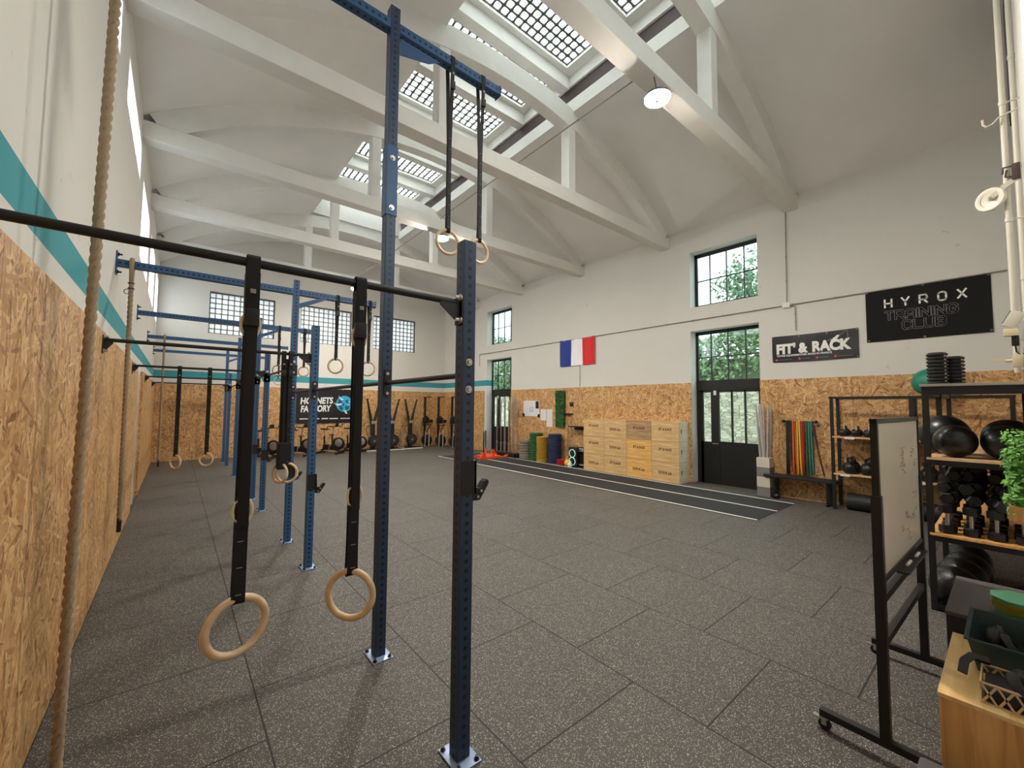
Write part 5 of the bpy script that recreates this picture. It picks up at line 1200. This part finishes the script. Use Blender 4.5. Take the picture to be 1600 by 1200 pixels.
bd = obj('board_panel', G().box(wbx(3.0), -0.008, 0.93, wbx(4.19), 0.008, 1.79), 'board', t, smooth=False)
fr = G(); x0, x1, z0, z1 = wbx(2.968), wbx(4.22), 0.915, 1.805
fr.box(x0, -0.016, z0, x0+0.03, 0.016, z1).box(x1-0.03, -0.016, z0, x1, 0.016, z1).box(x0, -0.016, z0, x1, 0.016, z0+0.028).box(x0, -0.016, z1-0.028, x1, 0.016, z1)
obj('board_frame', fr, 'black', bd, smooth=False)
ty = obj('pen_tray', G().box(wbx(3.3), -0.07, 0.905, wbx(3.95), -0.016, 0.913), 'black', bd, smooth=False)
obj('markers', G().cyl((wbx(3.45), -0.04, 0.922), (wbx(3.56), -0.04, 0.922), 0.008).cyl((wbx(3.7), -0.045, 0.922), (wbx(3.8), -0.045, 0.922), 0.008), 'white', ty)
g = G(); rd = random.Random(21)
for (cx_, cz_, n_, w_) in ((3.62, 1.585, 3, 0.16), (3.98, 1.56, 3, 0.20), (3.60, 1.52, 4, 0.14), (3.66, 1.47, 2, 0.10), (4.05, 1.49, 2, 0.12), (3.98, 1.27, 3, 0.18), (3.72, 1.17, 3, 0.10), (3.60, 1.10, 3, 0.2), (3.92, 1.15, 3, 0.2), (3.75, 1.03, 2, 0.12)):
    g = G()
    for i in range(n_*2):
        x_ = wbx(cx_)-w_/2+rd.random()*w_; pts = [(x_+k*0.012, -0.0095, cz_+(i % 3-1)*0.02+rd.uniform(-0.010, 0.010)) for k in range(7)]; g.tube(pts, 0.1, flat=(0.0035, 0.001, (0, 0, 1)))
    obj('handwriting_line', g, 'marker', bd, smooth=False)

# ---------------------------------------------------------------- front right corner: box, pad, crate, bowls, basket
BZ = 0.60
t = thing('wooden_box', 'large pine box in the lower right corner carrying a crate and basket', 'plyometric box', (2.69, 0.25, 0))
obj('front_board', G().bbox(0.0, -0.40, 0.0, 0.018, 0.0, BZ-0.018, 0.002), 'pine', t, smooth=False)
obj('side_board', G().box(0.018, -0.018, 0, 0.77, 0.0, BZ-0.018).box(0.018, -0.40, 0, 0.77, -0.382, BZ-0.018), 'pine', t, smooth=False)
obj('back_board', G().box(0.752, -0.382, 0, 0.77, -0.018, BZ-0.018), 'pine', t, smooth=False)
MT['pine_top_lit'] = wood_mat('lit_pine_top_board', srgb(222, 178, 112), srgb(244, 210, 150), 1.0, (1.0, 9, 9), 0.45)  # pine with the lamp light on the box top put into its colour
obj('top_board', G().bbox(-0.004, -0.404, BZ-0.018, 0.774, 0.004, BZ, 0.002), 'pine_top_lit', t, smooth=False)
t = thing('foam_box', 'grey and navy soft foam box behind the wooden box', 'foam box', (3.50, 0.285, 0))
obj('cover_top', G().bbox(0, -0.42, 0.672, 0.78, 0.0, 0.70, 0.010), 'soft_grey', t)
obj('cover_side', G().bbox(0.004, -0.416, 0.0, 0.776, -0.004, 0.672, 0.008), 'soft_navy', t)
o = obj('foam_pad', G().bbox(0, -0.38, 0, 0.42, 0.0, 0.40, 0.02), 'soft_grey', loc=(2.08, 0.300, 0)); tag(o, 'low grey foam block on the floor just before the wooden box at the bottom edge', 'foam pad')
def open_box(g, x0, y0, z0, x1, y1, z1, th, fl=0.0):
    """tapered open container"""
    def ringv(i, z, f): return [(x0+i-f, y0+i-f, z), (x1-i+f, y0+i-f, z), (x1-i+f, y1-i+f, z), (x0+i-f, y1-i+f, z)]
    vs = ringv(0, z0, -fl)+ringv(0, z1, 0)+ringv(th, z1, 0)+ringv(th, z0+th, -fl)
    fs = [(3, 2, 1, 0), (12, 13, 14, 15)]
    for a_ in range(3):
        for k in range(4): fs.append((a_*4+k, a_*4+(k+1) % 4, a_*4+4+(k+1) % 4, a_*4+4+k))
    g.add(vs, fs); return g
t = thing('storage_crate', 'slate-green plastic crate on the wooden box, filled with black gear', 'crate', (3.02, -0.07, BZ))
g = G(); open_box(g, 0, 0, 0.0, 0.46, 0.245, 0.155, 0.006, 0.03); obj('crate_shell', g, 'crate', t, smooth=False)
obj('crate_rim', G().box(-0.01, -0.01, 0.147, 0.47, 0.0, 0.157).box(-0.01, 0.245, 0.147, 0.47, 0.255, 0.157).box(-0.01, 0, 0.147, 0, 0.245, 0.157).box(0.46, 0, 0.147, 0.47, 0.245, 0.157), 'crate', t, smooth=False)
for k, (x_, y_, z_, rr) in enumerate(((0.12, 0.12, 0.05, 0.045), (0.25, 0.10, 0.05, 0.05), (0.36, 0.14, 0.05, 0.04), (0.2, 0.17, 0.09, 0.035))):
    o = obj('black_strap_roll', G().ring(rr, 0.022, 20, 8, tr(0, 0, 0.0) @ rotx(0.5+0.4*k)), 'black_soft', loc=(3.02+x_, -0.07+y_, BZ+z_+0.02))
    tag(o, 'black coiled strap inside the slate-green crate, %s' % ['near its front end', 'in its middle', 'near its rear end', 'on top of the others'][k], 'strap', 'black straps in the crate')
# lattice basket
t = thing('lattice_basket', 'small cream lattice basket full of black grips at the picture edge', 'basket', (2.74, -0.11, BZ))
g = G(); w_, d_, h_ = 0.20, 0.235, 0.085
def lat(p0, p1):
    p0 = Vector(p0); p1 = Vector(p1); L = (p1-p0).length; n = max(2, int(L/0.045))
    for i in range(n):
        a = p0+(p1-p0)*(i/n); b = p0+(p1-p0)*((i+1)/n)
        g.tube([a, b+Vector((0, 0, h_))], 0.1, flat=(0.008, 0.003, (0, 0, 1))).tube([b, a+Vector((0, 0, h_))], 0.1, flat=(0.008, 0.003, (0, 0, 1)))
lat((0, d_, 0), (0, 0, 0)); lat((0, 0, 0), (w_, 0, 0)); lat((w_, 0, 0), (w_, d_, 0)); lat((w_, d_, 0), (0, d_, 0))
obj('lattice', g, 'basket_tan', t, smooth=False)
g = G()
for z in (0.0, h_): g.tube([(0, 0, z), (w_, 0, z), (w_, d_, z), (0, d_, z)], 0.0055, 8, closed=True)
g.box(0, 0, 0, w_, d_, 0.004); obj('rims', g, 'basket_tan', t)
obj('dark_liner', G().bbox(0.008, 0.008, 0.006, w_-0.008, d_-0.008, 0.062, 0.01), 'black_soft', t)
for k, (x_, y_, z_, tl) in enumerate(((0.10, 0.235, 0.115, 0.0), (0.06, 0.12, 0.085, 1.0), (0.13, 0.09, 0.09, 0.5), (0.07, 0.05, 0.06, 1.6))):
    if k == 0:
        g = G().tube([(0.07, -0.02, 0.0), (0.04, 0.03, 0.012), (-0.01, 0.05, 0.0), (-0.055, 0.055, -0.035)], 0.1, flat=(0.030, 0.016, (0.3, 0.9, 0.5)))
        lbl = 'curved black handle sticking out of the lattice basket over the box top'
    else:
        g = G().ring(0.045, 0.02, 20, 8, rotx(tl)); lbl = 'black rounded grip inside the lattice basket, %s' % ['', 'left side', 'right side', 'at the bottom'][k]
    o = obj('hand_grip', g, 'black_soft', loc=(2.74+x_, -0.11+y_, BZ+z_)); tag(o, lbl, 'grip', 'black grips in the basket')
# nested bowls (cone markers)
MZ = 0.70
def bowl(z, s, mat, label):
    g = G(); n = 28; prof = [(0.075*s, 0), (0.10*s, 0.03), (0.118*s, 0.055), (0.113*s, 0.055), (0.094*s, 0.03), (0.072*s, 0.004), (0, 0.004)]
    g.lathe(prof, 8); o = obj('octagonal_dish', g, mat, loc=(3.70, 0.0, MZ+z)); tag(o, label, 'dish', 'nested coloured dishes on the foam box'); o.rotation_euler = (0, 0, 0.39)
bowl(0.0, 1.02, 'lime', 'lowest lime green octagonal dish of the nested pile')
bowl(0.017, 1.03, 'amber', 'amber octagonal dish, second from below in the nested pile')
bowl(0.032, 1.03, 'lime', 'upper lime green octagonal dish under the mint one')
bowl(0.049, 1.04, 'mint', 'mint green octagonal dish on top of the nested pile')
# artificial plant in a wall planter
t = thing('potted_plant', 'bushy bright green plant spilling from a pine planter at the right edge', 'plant', (4.55, -0.075, 0))
obj('planter', open_box(G(), -0.02, -0.080, 1.09, 0.42, 0.105, 1.19, 0.016), 'pine', t, smooth=False)
g = G(); rd = random.Random(31)
blob = [(rd.uniform(-0.01, 0.38), rd.uniform(-0.03, 0.085), 1.18+rd.random()*0.50, rd.uniform(0.025, 0.06)) for _ in range(46)]+[(rd.uniform(-0.03, 0.05), rd.uniform(0.03, 0.08), 1.16+0.05*k, 0.03) for k in range(9)]
def pf():
    c = rd.choice(blob); v = Vector((rd.gauss(0, 1), rd.gauss(0, 1), rd.gauss(0, 1))).normalized()*c[3]*rd.uniform(0.6, 1.35)
    return (c[0]+v.x, c[1]+v.y, c[2]+v.z), (v.x-0.02+rd.uniform(-.03, .03), v.y+rd.uniform(-.03, .03), v.z+0.04)
leaves(g, 4600, pf, 0.036, rd); obj('foliage', g, 'leaf3', t, smooth=False)
g = G()
for c in blob: g.tube([(0.2, 0, 1.12), ((c[0]+0.2)/2, c[1]*0.7, (1.1+c[2])/2), c[:3]], 0.003, 5)
obj('stems', g, 'green_r', t)
obj('wall_bracket', G().box(0.0, -0.084, 1.07, 0.40, 0.09, 1.09).box(0.02, -0.084, 0.87, 0.05, -0.074, 1.08).box(0.35, -0.084, 0.87, 0.38, -0.074, 1.08), 'pine', t, smooth=False)

# ---------------------------------------------------------------- pipes and door gear on the near wall
def pipe_run(x, y, z0, z1, r, label, mat='white'):
    t = thing('wall_pipe', label, 'pipe', (x, y, 0))
    obj('pipe', G().cyl((0, 0, z0), (0, 0, z1), r, n=14), mat, t)
    for z in [z0+0.3+k*1.12 for k in range(int((z1-z0)/1.12))]:
        obj('pipe_bracket', G().cyl((0, 0, z-0.02), (0, 0, z+0.02), r*1.25, n=14).cyl((0, 0, z), (0, NY-y, z), 0.008, n=8), mat, t)
MT['offwhite'] = plain('old_white_gloss', srgb(216, 212, 198), 0.45, noise=0.1, scale=4)
pipe_run(5.9, -0.058, 2.2, 7.9, 0.022, 'white painted pipe rising along the right edge of the picture', 'offwhite')
pipe_run(6.3, -0.134, 0.6, 7.6, 0.022, 'second white painted pipe at the extreme right edge', 'offwhite')
GX = 5.86
t = thing('sliding_door_gear', 'white painted wheel on an arm fixed to the near wall beside the pipe', 'pulley', (GX, 0.0, 3.85))
obj('arm', G().tube([(0, -0.13, 0.145), (0, -0.05, 0.09), (-0.01, 0.044, 0.0)], 0.1, flat=(0.012, 0.042, (1, 0, 0))), 'offwhite', t, smooth=False)
obj('wheel', G().lathe([(0.02, -0.012), (0.06, -0.012), (0.088, -0.022), (0.104, -0.020), (0.096, 0), (0.104, 0.020), (0.088, 0.022), (0.06, 0.012), (0.02, 0.012), (0.02, -0.012)], 36, tr(0.03, 0.044, 0.0) @ rotz(-0.5) @ roty(pi/2)), 'offwhite', t)
obj('wheel_groove', G().ring(0.075, 0.006, 32, 6, tr(0.018, 0.044, 0.0) @ rotz(-0.5) @ roty(pi/2)), 'galv', t)
obj('axle', G().cyl((-0.02, 0.044, 0), (0.06, 0.044, 0), 0.012), 'steel', t)
t = thing('wall_hook', 'curved white painted iron hook above the wheel', 'hook', (GX, 0.0, 4.60))
obj('hook_rod', G().tube([(0, -0.15, 0.03), (0, -0.09, 0.015), (0, -0.03, 0.0), (0, 0.01, -0.045), (0, 0.045, -0.05), (0, 0.066, -0.02), (0, 0.068, 0.03)], 0.008, 10), 'offwhite', t)
t = thing('door_latch', 'rusty latch mechanism between the two pipes', 'latch', (GX, -0.09, 4.05))
obj('latch_plate', G().bbox(-0.02, -0.05, -0.08, 0.02, 0.0, 0.07, 0.005).tube([(-0.01, -0.01, 0.05), (-0.02, 0.05, 0.05), (-0.02, 0.055, -0.01)], 0.008, 8).tube([(-0.01, 0.0, -0.05), (-0.02, 0.04, -0.04), (-0.02, 0.03, 0.02)], 0.008, 8), 'brown', t)
t = thing('wall_light', 'white floodlight with black plug clipped to the pipe', 'floodlight', (5.75, -0.02, 2.62))
obj('light_head', G().bbox(-0.03, -0.05, -0.02, 0.03, 0.04, 0.13, 0.012, rotx(0.45)), 'offwhite', t)
obj('light_face', G().box(-0.026, 0.038, 0.0, 0.026, 0.044, 0.12, rotx(0.45)), 'lamp_body', t, smooth=False)
obj('plug_box', G().bbox(-0.04, -0.055, -0.10, 0.04, 0.035, -0.035, 0.006), 'cream', t)
obj('black_plug', G().bbox(-0.02, -0.055, -0.19, 0.02, -0.01, -0.10, 0.006).tube([(0, -0.03, -0.18), (0, -0.035, -0.24), (0, -0.06, -0.28), (0, -0.09, -0.24)], 0.006, 8), 'black', t)
t = thing('valve_box', 'cream box with a white lever pointing left at the right edge', 'valve', (5.75, -0.055, 2.29))
obj('box', G().bbox(-0.035, -0.04, -0.05, 0.035, 0.025, 0.06, 0.005), 'cream', t)
obj('lever', G().cyl((0, 0.02, 0.01), (0, 0.065, 0.01), 0.014).prism([(0.065, -0.012), (0.13, -0.008), (0.172, 0.004), (0.155, 0.020), (0.10, 0.014), (0.065, 0.020)], -0.010, 0.010, facing((0, 0, 0.022), (0, 1, 0), (0, 0, 1))), 'cream', t)
t = thing('cable_bundle', 'tangle of black cables hanging at the right edge below the plug', 'cables', (5.6, -0.11, 2.4))
rd = random.Random(77); g = G()
for k in range(5): g.tube([(rd.uniform(-.03, .03), rd.uniform(-0.02, .02), -0.16*i+rd.uniform(-.02, .02)) for i in range(7)], 0.006, 6)
obj('cables', g, 'black', t)
struct('door_4', G().box(6.05, NY, 0, 6.9, NY+0.02, 3.2), 'cream')
wv = struct('window_%d' % (wi+1), G().box(7.9, NY, 5.75, 8.7, NY+0.02, 7.3), 'frame')
obj('violet_pane', G().box(7.98, NY+0.02, 5.85, 8.62, NY+0.024, 7.2), 'purple', wv, smooth=False)
